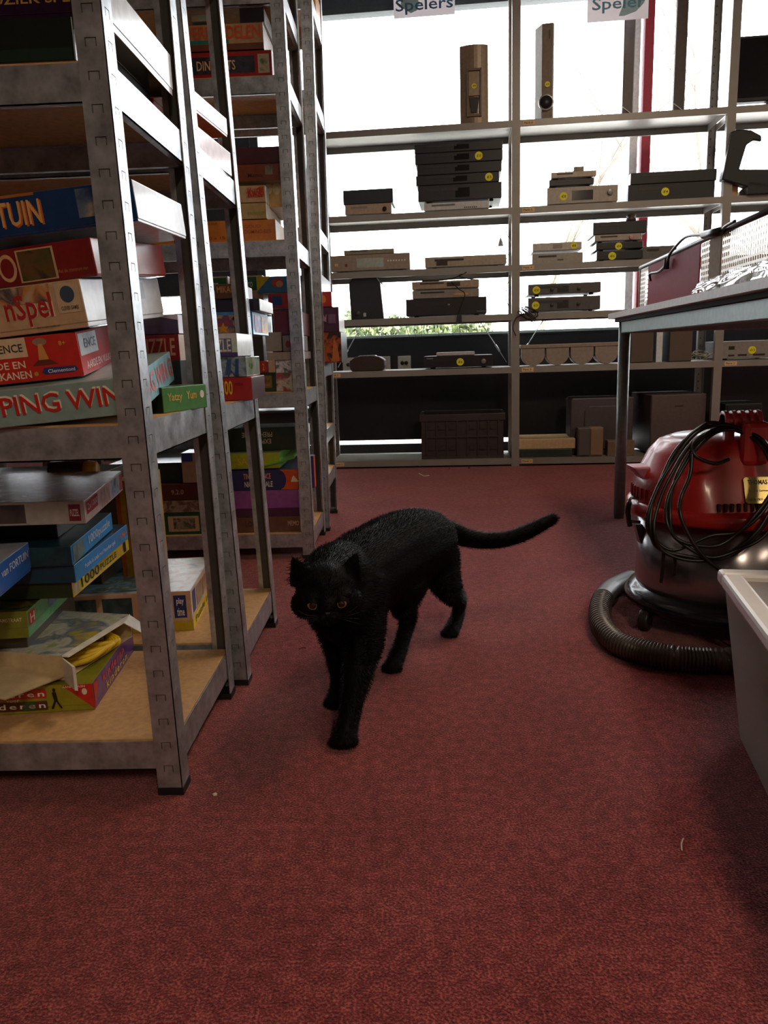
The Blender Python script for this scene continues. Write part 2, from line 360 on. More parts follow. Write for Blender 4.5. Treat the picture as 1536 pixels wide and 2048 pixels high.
def make_rack(label, xr, lean, Yf, Yb, width, levels, height, group=None, beam=.045):
    R = empty('storage_rack', (xr, Yf, 0)); tag(R, label, 'storage rack', group); D = Yb-Yf
    for sx in (0, 1):
        for sy in (0, 1):
            bm = NB(); x0 = 0 if sx == 0 else -width+.037
            y0 = 0 if sy == 0 else D
            sub = NB(); flange(sub, height, .037, 'x' if sy == 0 else 'X', x0, lean)
            flange(sub, height, .036, 'y' if sy == 0 else 'Y', x0 if sx == 0 else x0-.0354, lean)
            bmesh.ops.translate(sub, vec=(0, y0, 0), verts=sub.verts)
            p = obj('post', sub, [GALV, mat('#4a4744', .6, .3)], R)  # second material is the slot shade, put in as a dark colour
            bm.free(); bm = NB(); yy = y0-(.001 if sy == 0 else -.001); s = 1 if sy == 0 else -1
            box(bm, x0-.038, x0+.0012, yy, yy+s*.038, 0, .012); obj('foot_cap', bm, mat('#17171a', .5), p)
    for z in levels:
        dx = lean*z
        for sy in (0, 1):
            y = .002 if sy == 0 else D-.002; s = 1 if sy == 0 else -1
            bm = NB(); box(bm, -width+.004+dx, -.004+dx, y, y+s*.0018, z-.004-beam, z-.003)
            box(bm, -width+.004+dx, -.004+dx, y, y+s*.012, z-.004-beam, z-.0022-beam)
            box(bm, -width+.004+dx, -.004+dx, y+s*.002, y+s*.014, z-.0105, z-.009)
            obj('long_beam', bm, GALV, R)
        for sx in (0, 1):
            x = (-.0025 if sx == 0 else -width+.0025)+dx; s = -1 if sx == 0 else 1
            bm = NB(); box(bm, x, x+s*.0018, .006, D-.006, z-.004-beam, z+.001)
            box(bm, x, x+s*.012, .006, D-.006, z-.004-beam, z-.0022-beam)
            obj('side_beam', bm, GALV, R)
        bm = NB(); box(bm, -width+.008+dx, -.006+dx, .0045, D-.0045, z-.0085, z); obj('shelf_board', bm, CHIP, R)
    return R
make_rack('nearest galvanised rack of board games at the left foreground', -.352, -.008, 1.04, 1.40, 1.0, [.09, .560, 1.012, 1.44], 1.8)
make_rack('second galvanised rack, back to back with the nearest one', -.331, -.024, 1.427, 1.79, 1.0, [.09, .553, 1.012, 1.44], 1.8)
make_rack('third galvanised rack, beyond the bare gap of carpet behind the cat', -.308, -.004, 2.385, 2.735, 1.0, [.085, .533, .979, 1.425, 1.655], 2.0)
make_rack('farthest galvanised rack, its games sticking out toward the window shelves', -.297, .014, 2.765, 3.12, 1.0, [.2, .37, .61, 1.07, 1.50, 1.79], 2.2)
# ------------------------------------------------------------------ back shelving under the window
LV = {1: 1.768, 2: 1.352, 3: 1.066, 4: .818, 5: .540, 6: .043}
STEEL = mat('#8e8b86', .38, .25, name='grey_enamel', var=.05, scale=20)
TAGM = mat('#d9b98a', .6)
bs = empty('window_shelving', S(-1.05, 0, 0), TH); tag(bs, 'long grey steel shelving full of electronics, standing before the window', 'shelving unit')
SH = 2.66; SD = .335
def spost(u, w=.042):
    bm = NB(); box(bm, u-w/2, u+w/2, 0, .002, 0, SH); box(bm, u-w/2, u-w/2+.002, .002, .03, 0, SH); box(bm, u+w/2-.002, u+w/2, .002, .03, 0, SH)
    obj('post', bm, STEEL, bs)
    bm = NB(); w2 = .012
    for x in (u-w/2, u+w/2-.002): box(bm, x, x+.002, SD-.03, SD, 0, SH)
    box(bm, u-w/2+.002, u+w/2-.002, SD-.002, SD, 0, SH)
    for i in range(int(SH/.04)): box(bm, u-.0025, u+.0025, SD-.0024, SD+.0004, i*.04+.016, i*.04+.024, 1)
    obj('rear_post', bm, [STEEL, mat('#242322', .7)], bs)
for i in range(4): spost(i*1.05)
for b in range(3):
    u0, u1 = b*1.05+.021, (b+1)*1.05-.021
    for k, z in list(LV.items())+[(0, 2.63)]:
        bm = NB(); box(bm, u0, u1, .001, SD-.001, z-.0012, z)
        box(bm, u0, u1, .001, .0022, z-.033, z-.001); box(bm, u0, u1, .0022, .013, z-.033, z-.0318)
        box(bm, u0, u1, SD-.0022, SD-.001, z-.033, z-.001); box(bm, u0, u1, SD-.013, SD-.0022, z-.033, z-.0318)
        box(bm, u0, u0+.0012, .002, SD-.002, z-.033, z-.001); box(bm, u1-.0012, u1, .002, SD-.002, z-.033, z-.001)
        sh = obj('shelf', bm, STEEL, bs)
        if k in (1, 2, 3, 5, 6) and not (b == 0 and k in (1, 2, 3)) and not (b == 2 and k in (1, 2, 3)):
            xt = u0+.012; bm = NB(); box(bm, xt, xt+.062, -.0005, .001, z-.027, z-.006); t = obj('shelf_tag', bm, TAGM, sh)
            lettering('Plank '+str(7-k), (xt+.006, z-.021, xt+.05, z-.011), lambda a, c: (a, -.0009, c), '#3b2f22', sh)
for b in range(2):
    for s in (0, 1):
        a = (b*1.05+.03, SD-.005, .56) if s == 0 else ((b+1)*1.05-.03, SD-.005, .56)
        c = (b*1.05+.19, SD-.005, .81) if s == 0 else ((b+1)*1.05-.19, SD-.005, .81)
        if b == 1 and s == 1: continue
        bm = NB(); cyl(bm, a, c, .003, 6); cyl(bm, (Vector(a)*.75+Vector(c)*.25)-Vector((0, .004, 0)), (Vector(a)*.6+Vector(c)*.4)-Vector((0, .004, 0)), .006, 8); obj('cross_brace', bm, GALV, bs)
# ------------------------------------------------------------------ electronics
def sticker(par, x, z, s='€4', r=.014, y=-.0008):
    bm = NB(); n = 20; P(bm, [(x+r*math.cos(i*2*PI/n), y, z+r*math.sin(i*2*PI/n)) for i in range(n)], [tuple(range(n))])
    o = obj('price_sticker', bm, mat('#e6df1c', .5, var=.03), par)
    lettering(s, (x-r*.55, z-r*.35, x+r*.6, z+r*.35), lambda a, b: (a, y-.0004, b), '#2d3410', o, italic=.15)
    return o
def placed(name, cat, label, xa, xb, yt, yb, v=.03, base=None, lv=None, rz=0, group=None):
    """thing on the back shelving: an Empty at its base, width and height from its extent at depth v"""
    ua, zt = su(xa, yt, v); ub, zb = su(xb, yb, v); z0 = base if base is not None else (LV[lv] if lv else zb)
    p = S((ua+ub)/2, v, z0); o = empty(name, p, TH+rz); tag(o, label, cat, group); return o, ub-ua, zt-z0, zt
def player(name, label, xa, xb, yt, yb, col, lv=None, base=None, v=.03, d=.25, stick=None, panel=None, disp=None, knobs=(), slot=True, cat='media player', trim=None, group=None, feet=True, rz=0, rough=.4, btn=()):
    o, w, h, top = placed(name, cat, label, xa, xb, yt, yb, v, base, lv, rz, group)
    f = min(.008, h*.18) if feet else 0
    bm = NB(); box(bm, -w/2, w/2, .004, d, f, h); obj('casing', bm, mat(col, rough, .1), o, bevel=.0025)
    bm = NB(); box(bm, -w/2-.001, w/2+.001, -.001, .006, f+.001, h-.001); fp = obj('front_panel', bm, mat(panel or col, .35), o, bevel=.002)
    if feet:
        for x in (-w*.38, w*.38):
            for y in (.03, d-.04):
                bm = NB(); cyl(bm, (x, y, 0), (x, y, f+.001), .011, 12); obj('foot', bm, mat('#151515', .7), o)
    if slot:
        bm = NB(); box(bm, -w*.38, -w*.02, -.0022, 0, h*.62, h*.8); obj('tray_slot', bm, mat(trim or '#2a2a2c', .35), fp)
    if disp:
        a, b, c = disp; bm = NB(); box(bm, a*w, b*w, -.0018, 0, h*.25, h*.78); obj('display', bm, mat(c, .15), fp)
    for kx, kz, r, kc in knobs:
        bm = NB(); cyl(bm, (kx*w, 0, kz*h), (kx*w, -.012, kz*h), r, 20); obj('knob', bm, mat(kc, .35, .3), fp, bevel=.001)
    for kx, kz, bw, bh, kc in btn:
        bm = NB(); box(bm, kx*w, kx*w+bw, -.0028, 0, kz*h, kz*h+bh); obj('button', bm, mat(kc, .4), fp)
    if stick:
        for sx, s in stick: sticker(fp, sx*w, h*.5 if h > .03 else h*.55, s, min(.02, max(.013, h*.42)), -.003)
    return top
# shelf 1
o, w, h, _ = placed('tall_speaker', 'speaker', 'wide silver brown tall speaker on the top shelf with a dark driver and yellow sticker', 919, 977, 90, 244, .03, lv=1)
bm = NB(); pr = [(-w/2, .22), (-w/2, .02)]+[(-w/2+w*i/8, .02-.018*math.sin(PI*i/8)) for i in range(1, 8)]+[(w/2, .02), (w/2, .22)]
prism(bm, pr, 0, h); obj('cabinet', bm, mat('#8d7a68', .38, .25), o, bevel=.002)
fm = mat('#6e5e50', .4, .2); bm = NB()
for a in ((-.26*w, -.2*w, .12*h, .7*h), (.2*w, .26*w, .12*h, .7*h), (-.26*w, .26*w, .67*h, .7*h), (-.26*w, .26*w, .1*h, .13*h)): box(bm, a[0], a[1], -.006, .01, a[2], a[3])
obj('driver_frame', bm, fm, o, bevel=.001)
bm = NB(); box(bm, -.19*w, .19*w, -.004, .01, .36*h, .66*h); p = obj('tweeter_plate', bm, mat('#9b8877', .35, .3), o); sticker(p, 0, .48*h, '€4', .0125, -.0048)
bm = NB(); prism(bm, [(-.18*w, .34*h), (-.1*w, .15*h), (.1*w, .15*h), (.18*w, .34*h)], -.0035, .01, axis='y'); obj('woofer', bm, mat('#23222a', .4), o)
o, w, h, _ = placed('column_speaker', 'speaker', 'slim silver column speaker with a round dark driver at its foot and yellow sticker', 1078, 1107, 47, 237, .03, lv=1)
bm = NB(); prism(bm, [(-w/2-.012, .07), (-w*.28, .004), (w/2-.008, 0), (w/2, .01), (w/2, .09)], 0, h); p = obj('cabinet', bm, mat('#85786b', .5, .0, spec=.3), o, bevel=.0015)
bm = NB(); cyl(bm, (.0, .006, h*.18), (.0, -.01, h*.18), .038, 28); obj('driver_ring', bm, mat('#b4b2ae', .25, .7), o, bevel=.002)
bm = NB(); cyl(bm, (.0, -.006, h*.18), (.0, -.0125, h*.18), .031, 28); obj('driver', bm, mat('#1d1d22', .4), o)
sticker(p, .006, h*.37, '€4', .0135, -.003)
bm = NB(); box(bm, .012, .017, -.001, .004, h*.84, h*.93); obj('vent_slot', bm, mat('#3b3530', .5), o)
for xa, xb, lab in ((1249, 1266, 'slim dark column speaker at the left of the red mullion with a tied white lead'), (1353, 1369, 'slim dark column speaker right of the red mullion, rising out of view')):
    o, w, h, _ = placed('slim_column_speaker', 'speaker', lab, xa, xb, 60, 221, .14, lv=1)
    h = .58; bm = NB(); prism(bm, [(-w/2, .03), (-w/2, .004), (-w/2+.004, 0), (w/2-.004, 0), (w/2, .004), (w/2, .03)], .012, h); obj('cabinet', bm, mat('#4a3f3a', .4), o)
    bm = NB(); lathe(bm, [(.001, 0), (.032, 0), (.034, .006), (.02, .013), (.001, .014)], 24, (0, .02, 0)); obj('base', bm, mat('#4a3f3a', .4), o)
    bm = NB(); tube(bm, catmull([(-w/2-.004, -.004, .07), (w/2, -.01, .02), (w/2+.01, -.004, .012), (-.01, -.012, .015), (-w/2-.02, -.004, .012)], 6), .002, 6); obj('lead', bm, mat('#d8d4cc', .5), o)
# shelf 2
t = player('game_console', 'silver media player under the black box at the left end of the second shelf', 690, 783, 410, 431, '#9a9087', lv=2, d=.2, panel='#b09a86', slot=True, trim='#8d8379', knobs=((.36, .5, .011, '#1c1c20'),))
t2 = player('black_speaker_box', 'small matt black box lying on the silver player at the left', 686, 786, 381, 411, '#1f1f22', base=t, d=.18, slot=False, cat='speaker', feet=False)
_, zb = su(900, 420, .03)
t = player('silver_receiver', 'slim silver set top box at the bottom of the tall black stack', 848, 978, 407, 420, '#c6c8c8', lv=2, d=.22, btn=[(.12+.03*i, .3, .006, .006, '#33363c') for i in range(7)], trim='#6b6f75')
hs = [(836, 1003, 372), (832, 998, 352), (834, 1003, 330), (830, 1005, 308), (829, 1005, 290)]
labs = ['lowest black video recorder of the tall black stack with a yellow sticker at right', 'second black recorder from the bottom of the tall black stack', 'middle black recorder of the tall black stack', 'black recorder with a centred yellow sticker near the top of the tall stack', 'topmost black recorder of the tall black stack']
yb = 407
for i, ((xa, xb, yt), lb) in enumerate(zip(hs, labs)):
    t = player('video_recorder', lb, xa, xb, yt, yb, '#23232b', base=t, d=.27, stick=((.38, '€5'),) if i == 1 else (((.23, '€10'),) if i == 3 else None), panel='#26262e', disp=(-.05, .12, '#15151c'), feet=i == 0, trim='#2f2f38', group='black recorders of the tall stack'); yb = yt
t = player('game_console', 'wide silver console with dark centre and yellow sticker on the second shelf', 1095, 1235, 376, 406, '#a59b8f', lv=2, d=.24, stick=((-.27, '€8'),), disp=(-.15, .15, '#25242b'), knobs=((.39, .6, .014, '#8a8d92'),), slot=False)
t = player('black_receiver', 'small black receiver in the middle of the stack on the silver console', 1099, 1187, 360, 377, '#24242b', base=t, d=.2)
t = player('silver_receiver', 'small silver receiver on top of the stack, a plug resting on it', 1103, 1192, 345, 361, '#b0a494', base=t, d=.2, btn=((.35, .4, .006, .006, '#ff9a4a'),))
o, w, h, _ = placed('power_adapter', 'adapter', 'small beige mains adapter with coiled lead on the silver receiver', 1148, 1168, 337, 346, .05, base=t)
bm = NB(); box(bm, -w/2, w/2, 0, .03, 0, .026); obj('adapter_body', bm, mat('#8f8474', .5), o, bevel=.003)
bm = NB(); tube(bm, catmull([(-.01, .0, .02)]+[(-.03-.009*i, .005*((-1)**i), .004+.016*(i % 2)) for i in range(7)], 5), .0018, 6); obj('lead', bm, mat('#2a2622', .5), o)
t = player('video_recorder', 'wide black recorder with yellow sticker on the second shelf by the right post', 1257, 1428, 370, 399, '#1b1b22', lv=2, d=.27, stick=((-.07, '€4'),), feet=False)
player('video_recorder', 'wide black recorder lying on the one by the right post', 1262, 1432, 346, 371, '#1d1d24', base=t, d=.27, feet=False)
# shelf 3
t = player('video_recorder', 'silver recorder with a printed photo panel at the left end of the third shelf', 661, 820, 512, 545, '#97897b', lv=3, d=.27, slot=False, disp=(-.17, .17, '#aab4b0'), btn=[(-.45, .4, .018, .012, '#ffb05a'), (-.32, .35, .014, .014, '#8e3030')]+[(.22+.035*i, .55, .007, .007, '#f0ece0') for i in range(7)])
player('disc_player', 'slim olive grey player lying on the silver recorder of the third shelf', 688, 788, 501, 514, '#84826a', base=t, d=.2, feet=False, panel='#8a8770')
player('disc_player', 'wide slim silver player in the middle of the third shelf', 850, 1012, 515, 540, '#8c8378', lv=3, d=.24, panel='#a29684', disp=(-.36, -.22, '#4a463f'))
t = player('set_top_box', 'grey set top box with silver flap, lower of the left pair, third shelf', 1065, 1165, 508, 528, '#9a948a', lv=3, d=.22, btn=((.0, .3, .03, .006, '#4a4640'),), feet=False)
player('set_top_box', 'light grey set top box with yellow sticker, upper of the left pair, third shelf', 1066, 1163, 487, 503, '#b7b2aa', base=t+.012, d=.22, stick=((.34, '€8'),), feet=False, slot=False, disp=(-.09, .1, '#8e8a84'))
t = player('disc_player', 'black slim player with yellow sticker, lowest of four stacked on the third shelf', 1194, 1283, 503, 524, '#1e1e26', lv=3, d=.24, stick=((-.16, '€6'),))
t = player('disc_player', 'black slim player with yellow sticker, second of four stacked on the third shelf', 1193, 1285, 486, 504, '#20202a', base=t, d=.24, stick=((-.02, '€4'),))
t = player('disc_player', 'silver player with round knob, third of four stacked on the third shelf', 1190, 1283, 470, 487, '#a29a90', base=t, d=.24, knobs=((.28, .5, .012, '#b4848a'),))
t = player('video_recorder', 'black recorder, topmost of the stack of four on the third shelf', 1187, 1293, 445, 471, '#23242a', base=t, d=.25, feet=False)
o, w, h, _ = placed('game_controller', 'game controller', 'tiny dark puck shaped controller on top of the stack of four', 1252, 1272, 434, 446, .06, base=t)
bm = NB(); lathe(bm, [(.001, 0), (w*.5, 0), (w*.5, .012), (w*.35, .02), (w*.48, .026), (w*.4, .034), (.001, .036)], 24); obj('body', bm, mat('#3a2f2c', .5), o)
player('set_top_box', 'dull grey box at the right of the third shelf, half behind the red metal panel', 1286, 1352, 493, 522, '#6b6a66', lv=3, d=.22, feet=False, panel='#5b5b58')
# shelf 4
o, w, h, _ = placed('subwoofer', 'speaker', 'black subwoofer with chamfered top corners on the fourth shelf', 697, 768, 556, 640, .03, lv=4)
bm = NB(); prism(bm, [(-w*.47, 0), (-w*.5, h*.85), (-w*.38, h), (w*.3, h), (w*.42, h*.86), (w*.5, 0)], 0, .26, axis='y'); p = obj('cabinet', bm, mat('#1c1c20', .4), o, bevel=.004)
bm = NB(); cyl(bm, (-w*.28, .001, h*.15), (-w*.28, -.008, h*.15), .016, 22); obj('bass_port', bm, mat('#3a3a40', .35), o)
bm = NB(); box(bm, -w*.1, -w*.02, -.003, .001, h*.07, h*.16); obj('badge', bm, mat('#b8b8b8', .4), o)
t = player('set_top_box', 'black recorder at the bottom of the pile on the fourth shelf', 812, 973, 599, 633, '#211f22', lv=4, d=.27, btn=((.02, .6, .012, .008, '#8a8a88'), (.38, .2, .05, .004, '#6f6c66')), feet=True, trim='#252328')
t = player('set_top_box', 'grey set top box in the middle of the pile on the fourth shelf', 825, 958, 582, 600, '#8b8480', base=t, d=.22, btn=((.12, .3, .08, .009, '#d59a5c'),), feet=False)
t = player('set_top_box', 'silver set top box on top of the pile, a black lead lying over it', 824, 958, 564, 578, '#a2917b', base=t+.006, d=.22, disp=(.02, .22, '#45413a'), feet=False)
u0, _ = su(918, 560, .03); bm = NB()
tube(bm, catmull([S(u0+.1, .1, t+.004), S(u0+.05, .05, t+.006), S(u0, .02, t+.02), S(u0+.04, .0, t+.035), S(u0-.05, .03, t+.006), S(u0-.2, .08, t+.006)], 8), .0028, 6)
tube(bm, catmull([S(u0-.04, .02, t-.01), S(u0+.0, -.01, t-.05), S(u0+.03, -.012, t-.08), S(u0+.0, -.012, .84), S(u0+.0, -.014, .80)], 8), .0028, 6)
box(bm, -.012, .012, -.008, .008, -.02, .02, 0, Matrix.Translation(S(u0, -.014, .80)))
tag(obj('power_lead', bm, mat('#1a1718', .5)), 'black power lead hanging over the pile on the fourth shelf', 'cable')
t = player('video_recorder', 'dark grey recorder with yellow sticker, lower of the pair on the fourth shelf', 1057, 1200, 596, 620, '#4c4a4a', lv=4, d=.26, stick=((-.4, '€35'),), disp=(-.1, .06, '#2a2a2c'), knobs=((-.17, .5, .009, '#3a3a3c'), (.2, .5, .009, '#3a3a3c')))
player('video_recorder', 'dark grey recorder with yellow sticker, upper of the pair on the fourth shelf', 1057, 1201, 569, 593, '#4f4d4d', base=t+.008, d=.26, stick=((-.39, '€30'),), disp=(-.1, .06, '#2a2a2c'), knobs=((-.17, .5, .009, '#3a3a3c'), (.2, .5, .009, '#3a3a3c')))
# tangled cable at the middle post
u0, z0 = su(1055, 628, -.02); bm = NB(); r_ = random.Random(2)
for k in range(7):
    c = (u0+r_.uniform(-.012, .012), z0+r_.uniform(-.012, .012)); a, b, tl = r_.uniform(.03, .052), r_.uniform(.022, .036), r_.uniform(0, 3)
    tube(bm, catmull([S(c[0]+a*math.cos(i*PI/4+tl), -.018-.003*k, c[1]+b*math.sin(i*PI/4)) for i in range(8)], 5, True), .0022, 6, closed=True)
tube(bm, catmull([S(u0-.02, -.02, z0), S(u0-.06, -.022, z0-.02), S(u0-.075, -.02, z0-.07), S(u0-.06, -.015, z0-.11)], 6), .0028, 6)
tag(obj('cable_tangle', bm, mat('#231d1f', .5)), 'tangled bundle of dark cable hanging from the middle post', 'cable')
bm = NB()
for xs in (745, 757, 812, 828, 842, 905, 918, 876):
    u, z = su(xs, 655, .3); h_ = r_.uniform(.03, .07); tube(bm, catmull([S(u-.02*r_.uniform(-1, 1), .33, z+.05), S(u, .335, z), S(u+.02*r_.uniform(-1, 1), .34, z-h_)], 4), .0013, 5)
tag(obj('loose_wires', bm, mat('#1c2018', .6)), 'thin dark wires dangling behind the fourth shelf before the hedge', 'cable')
u, z = su(1012, 500, .3); bm = NB(); tube(bm, catmull([S(u+.02, .3, 1.345), S(u, .3, 1.28), S(u+.03, .3, 1.2), S(u+.0, .3, 1.12), S(u+.03, .3, 1.07), S(u, .3, .95), S(u+.02, .3, .85)], 6), .0025, 6)
lathe(bm, [(.001, .05), (.012, .02), (.016, 0), (.001, 0)], 12, S(u-.03, .3, 1.2)); tag(obj('white_lead', bm, mat('#9d9c98', .5)), 'pale lead running down behind the middle post', 'cable')
# shelf 5
o, w, h, _ = placed('oval_speaker', 'speaker', 'rounded dark brown oval speaker at the left of the fifth shelf', 697, 770, 713, 746, .03, lv=5)
bm = NB(); pr = [(-w*.5, .3*h), (-w*.46, .05*h), (-w*.38, 0), (w*.38, 0), (w*.46, .05*h), (w*.5, .3*h), (w*.49, .7*h), (w*.34, .93*h), (w*.15, h), (-w*.15, h), (-w*.34, .93*h), (-w*.49, .7*h)]
prism(bm, pr, .01, .12, axis='y'); obj('cabinet', bm, mat('#3a2e2b', .6), o, bevel=.006)
bm = NB(); prism(bm, [(a*.97, b*.97+.002) for a, b in pr], .002, .02, axis='y'); obj('cloth_grille', bm, mat('#40322e', .9, scale=400, bump=.5), o, bevel=.004)
bm = NB(); prism(bm, [(-w*.26, h*.95), (w*.26, h*.95), (w*.22, h*1.03), (-w*.22, h*1.03)], .02, .1, axis='y'); obj('top_plate', bm, mat('#6b6463', .4), o, bevel=.002)
t = player('disc_player', 'wide black player with yellow sticker on the fifth shelf', 848, 985, 713, 744, '#1b1a1e', lv=5, d=.26, stick=((.03, '€6'),), knobs=((.37, .5, .013, '#8b8078'),), trim='#232228', btn=((-.46, .78, .035, .006, '#77757a'),))
player('set_top_box', 'slim shiny silver tube shaped player on the black player', 873, 949, 705, 715, '#b6b4b8', base=t, d=.1, feet=False, slot=False)
o, w, h, _ = placed('speaker_rail', 'speaker', 'long grey rail of four rolled drum speakers on the fifth shelf', 1041, 1240, 690, 736, .03, lv=5)
gm = mat('#8e8379', .45, .1)
bm = NB(); box(bm, -w/2, w/2, 0, .1, h*.82, h); obj('rail', bm, gm, o, bevel=.003)
for i in range(4):
    x = -w/2+w*(.13+.245*i); bm = NB(); pr = [(x-w*.115, h*.83)]+[(x-w*.115*math.cos(PI*k/12), h*.5-h*.49*math.sin(PI*k/12)) for k in range(13)]+[(x+w*.115, h*.83)]
    prism(bm, pr, .004, .1, axis='y'); obj('drum_speaker', bm, gm, o, bevel=.003)
for xa, xb, lb in ((1263, 1307, 'brown grey bookshelf speaker on the fifth shelf right behind the table leg'), (1340, 1384, 'brown grey bookshelf speaker on the fifth shelf left of the right post')):
    o, w, h, _ = placed('bookshelf_speaker', 'speaker', lb, xa, xb, 655, 722, .03, lv=5)
    bm = NB(); box(bm, -w/2, w/2, .012, .2, 0, h); obj('cabinet', bm, mat('#3c3634', .45), o, bevel=.003)
    bm = NB(); box(bm, -w/2+.003, w/2-.003, 0, .013, .003, h-.003); g = obj('grille', bm, mat('#5d5048', .85, scale=300, bump=.4), o, bevel=.003)
    bm = NB(); box(bm, -.012, .012, -.0012, .001, h*.9, h*.93); obj('badge', bm, mat('#9a9690', .4), g)
o, w, h, _ = placed('upright_plate', 'plate', 'white upright plate leaning between the two bookshelf speakers', 1314, 1324, 655, 722, .04, lv=5)
bm = NB(); prism(bm, [(-w*.5, 0), (w*.5, 0), (w*.5, h), (-w*.1, h), (-w*.5, h*.93)], 0, .2, axis='y'); obj('plate', bm, mat('#cdd6dc', .4), o, bevel=.002)
bm = NB(); r_ = random.Random(8)
u0, _ = su(1405, 705, .08)
for k in range(8):
    c = u0+r_.uniform(-.03, .03); a, b = r_.uniform(.02, .045), r_.uniform(.008, .02)
    tube(bm, catmull([S(c+a*math.cos(i*PI/4), .08+.02*math.sin(i*PI/4), .556+b*math.sin(i*PI/4+k)+.004*k) for i in range(8)], 4, True), .002, 5, mi=k % 2, closed=True)
tag(obj('cable_pile', bm, [mat('#b9a78a', .5), mat('#3b4a44', .5)]), 'small pile of beige and dark leads on the fifth shelf beside the right post', 'cable')
player('video_recorder', 'silver player with black ports and yellow sticker right of the right post', 1441, 1560, 683, 714, '#85827f', lv=5, d=.26, stick=((.03, '€13'),), slot=False, btn=((-.36, .55, .03, .018, '#24221f'), (-.36, .2, .03, .009, '#24221f'), (-.2, .2, .045, .01, '#24221f'), (.05, .2, .06, .01, '#24221f')), cat='media player')
# shelf 6
o, w, h, _ = placed('plastic_crate', 'crate', 'dark brown plastic folding crate on the bottom shelf left of the middle post', 838, 1011, 830, 918, .03, lv=6)
cm = mat('#33292a', .5); D_ = .28
bm = NB(); box(bm, -w*.48, w*.48, .006, D_, 0, .012); box(bm, -w*.48, -w*.48+.006, .006, D_, 0, h); box(bm, w*.48-.006, w*.48, .006, D_, 0, h); box(bm, -w*.48, w*.48, D_-.006, D_, 0, h)
box(bm, -w*.48, w*.48, .006, .012, 0, h); obj('crate_wall', bm, cm, o, bevel=.002)
bm = NB(); box(bm, -w*.5, w*.5, 0, .01, h*.84, h); box(bm, -w*.5, -w*.5+.01, .01, D_, h*.84, h); box(bm, w*.5-.01, w*.5, .01, D_, h*.84, h); obj('rim', bm, cm, o, bevel=.003)
bm = NB(); box(bm, -w*.42, w*.42, 0, .006, h*.47, h*.51); box(bm, -w*.48, w*.48, 0, .006, 0, h*.05)
for k in range(8): 
    x = -w*.42+w*.84*k/7; box(bm, x-.004, x+.004, .001, .006, h*.06, h*.84)
obj('rib', bm, cm, o, bevel=.001)
for k in (0, 1, 2, 4, 5, 6):
    x = -w*.42+w*.84*(k+.5)/7
    for z in (h*.66, h*.2):
        bm = NB(); prism(bm, [(x-.017, z), (x+.017, z), (x+.017, z+.028), (x+.008, z+.018), (x-.008, z+.018), (x-.017, z+.028)], .0, .006, axis='y'); obj('rib_bracket', bm, cm, o)
t = player('circuit_tray', 'dark flat tray under the cream box at the left of the bottom shelf', 1040, 1144, 899, 917, '#232a28', lv=6, d=.24, slot=False, feet=False, cat='electronics', panel='#2a3a33')
player('flat_box', 'cream flat box lying right of the middle post on the bottom shelf', 1037, 1150, 879, 897, '#c2a77f', base=t, d=.24, slot=False, feet=False, cat='media player', rough=.5)
o, w, h, _ = placed('old_television', 'television', 'big dark grey television housing on the bottom shelf behind the small boxes', 1142, 1264, 797, 908, .09, lv=6)
bm = NB(); prism(bm, [(-w*.5, .03*h), (-w*.5, .97*h), (-w*.47, h), (w*.5, h), (w*.5, 0), (-w*.44, 0)], 0, .2, axis='y'); obj('cabinet', bm, mat('#4a4244', .5), o, bevel=.006)
bm = NB(); prism(bm, [(-w*.28, .1*h), (-w*.28, .78*h), (-w*.2, .86*h), (w*.42, .86*h), (w*.42, .1*h)], -.006, .002, axis='y'); obj('raised_panel', bm, mat('#463f42', .5), o, bevel=.004)
for xa, xb, yt, c, nm, lb in ((1156, 1181, 856, '#5a5350', 'satellite_speaker', 'small grey satellite speaker before the dark grey television'), (1180, 1206, 855, '#8a6f57', 'satellite_speaker', 'small beige brown satellite speaker before the dark grey television')):
    o, w, h, _ = placed(nm, 'speaker', lb, xa, xb, yt, 909, .01, lv=6)
    bm = NB(); box(bm, -w/2, w/2, .006, .075, 0, h); obj('cabinet', bm, mat(c, .5), o, bevel=.005)
    bm = NB(); box(bm, -w*.42, w*.42, 0, .008, h*.05, h*.95); obj('grille', bm, mat(c, .8, scale=300, bump=.4), o, bevel=.003)
player('set_top_box', 'beige grey box lying low behind the table leg on the bottom shelf', 1216, 1268, 882, 908, '#7b6653', lv=6, d=.12, v=.015, slot=False, feet=False)
o, w, h, _ = placed('subwoofer', 'speaker', 'big brown grey subwoofer cabinet on the bottom shelf behind the red vacuum cleaner', 1302, 1410, 790, 905, .03, lv=6, rz=math.radians(6))
bm = NB(); box(bm, -w/2, w/2, .008, .34, .012, h-.0); obj('cabinet', bm, mat('#4a4040', .5), o, bevel=.004)
bm = NB(); box(bm, -w/2+.002, w/2-.002, 0, .009, .014, h-.002); g = obj('front_panel', bm, mat('#574a4a', .5), o, bevel=.003)
bm = NB(); box(bm, -w*.08, w*.09, -.001, .001, h*.8, h*.815); obj('badge', bm, mat('#1d1a1a', .4), g)
for x in (-w*.38, w*.38):
    bm = NB(); cyl(bm, (x, .05, 0), (x, .05, .013), .014, 12); obj('foot', bm, mat('#111111', .6), o)
o, w, h, _ = placed('subwoofer', 'speaker', 'nearly black cabinet on the bottom shelf right of the right post', 1452, 1520, 808, 905, .06, lv=6)
bm = NB(); box(bm, -w/2, w/2, .008, .25, .0, h); obj('cabinet', bm, mat('#1c1b1f', .5), o, bevel=.004)
bm = NB(); box(bm, -w*.46, w*.46, 0, .009, .01, h-.01); obj('grille', bm, mat('#17161a', .8), o, bevel=.002)
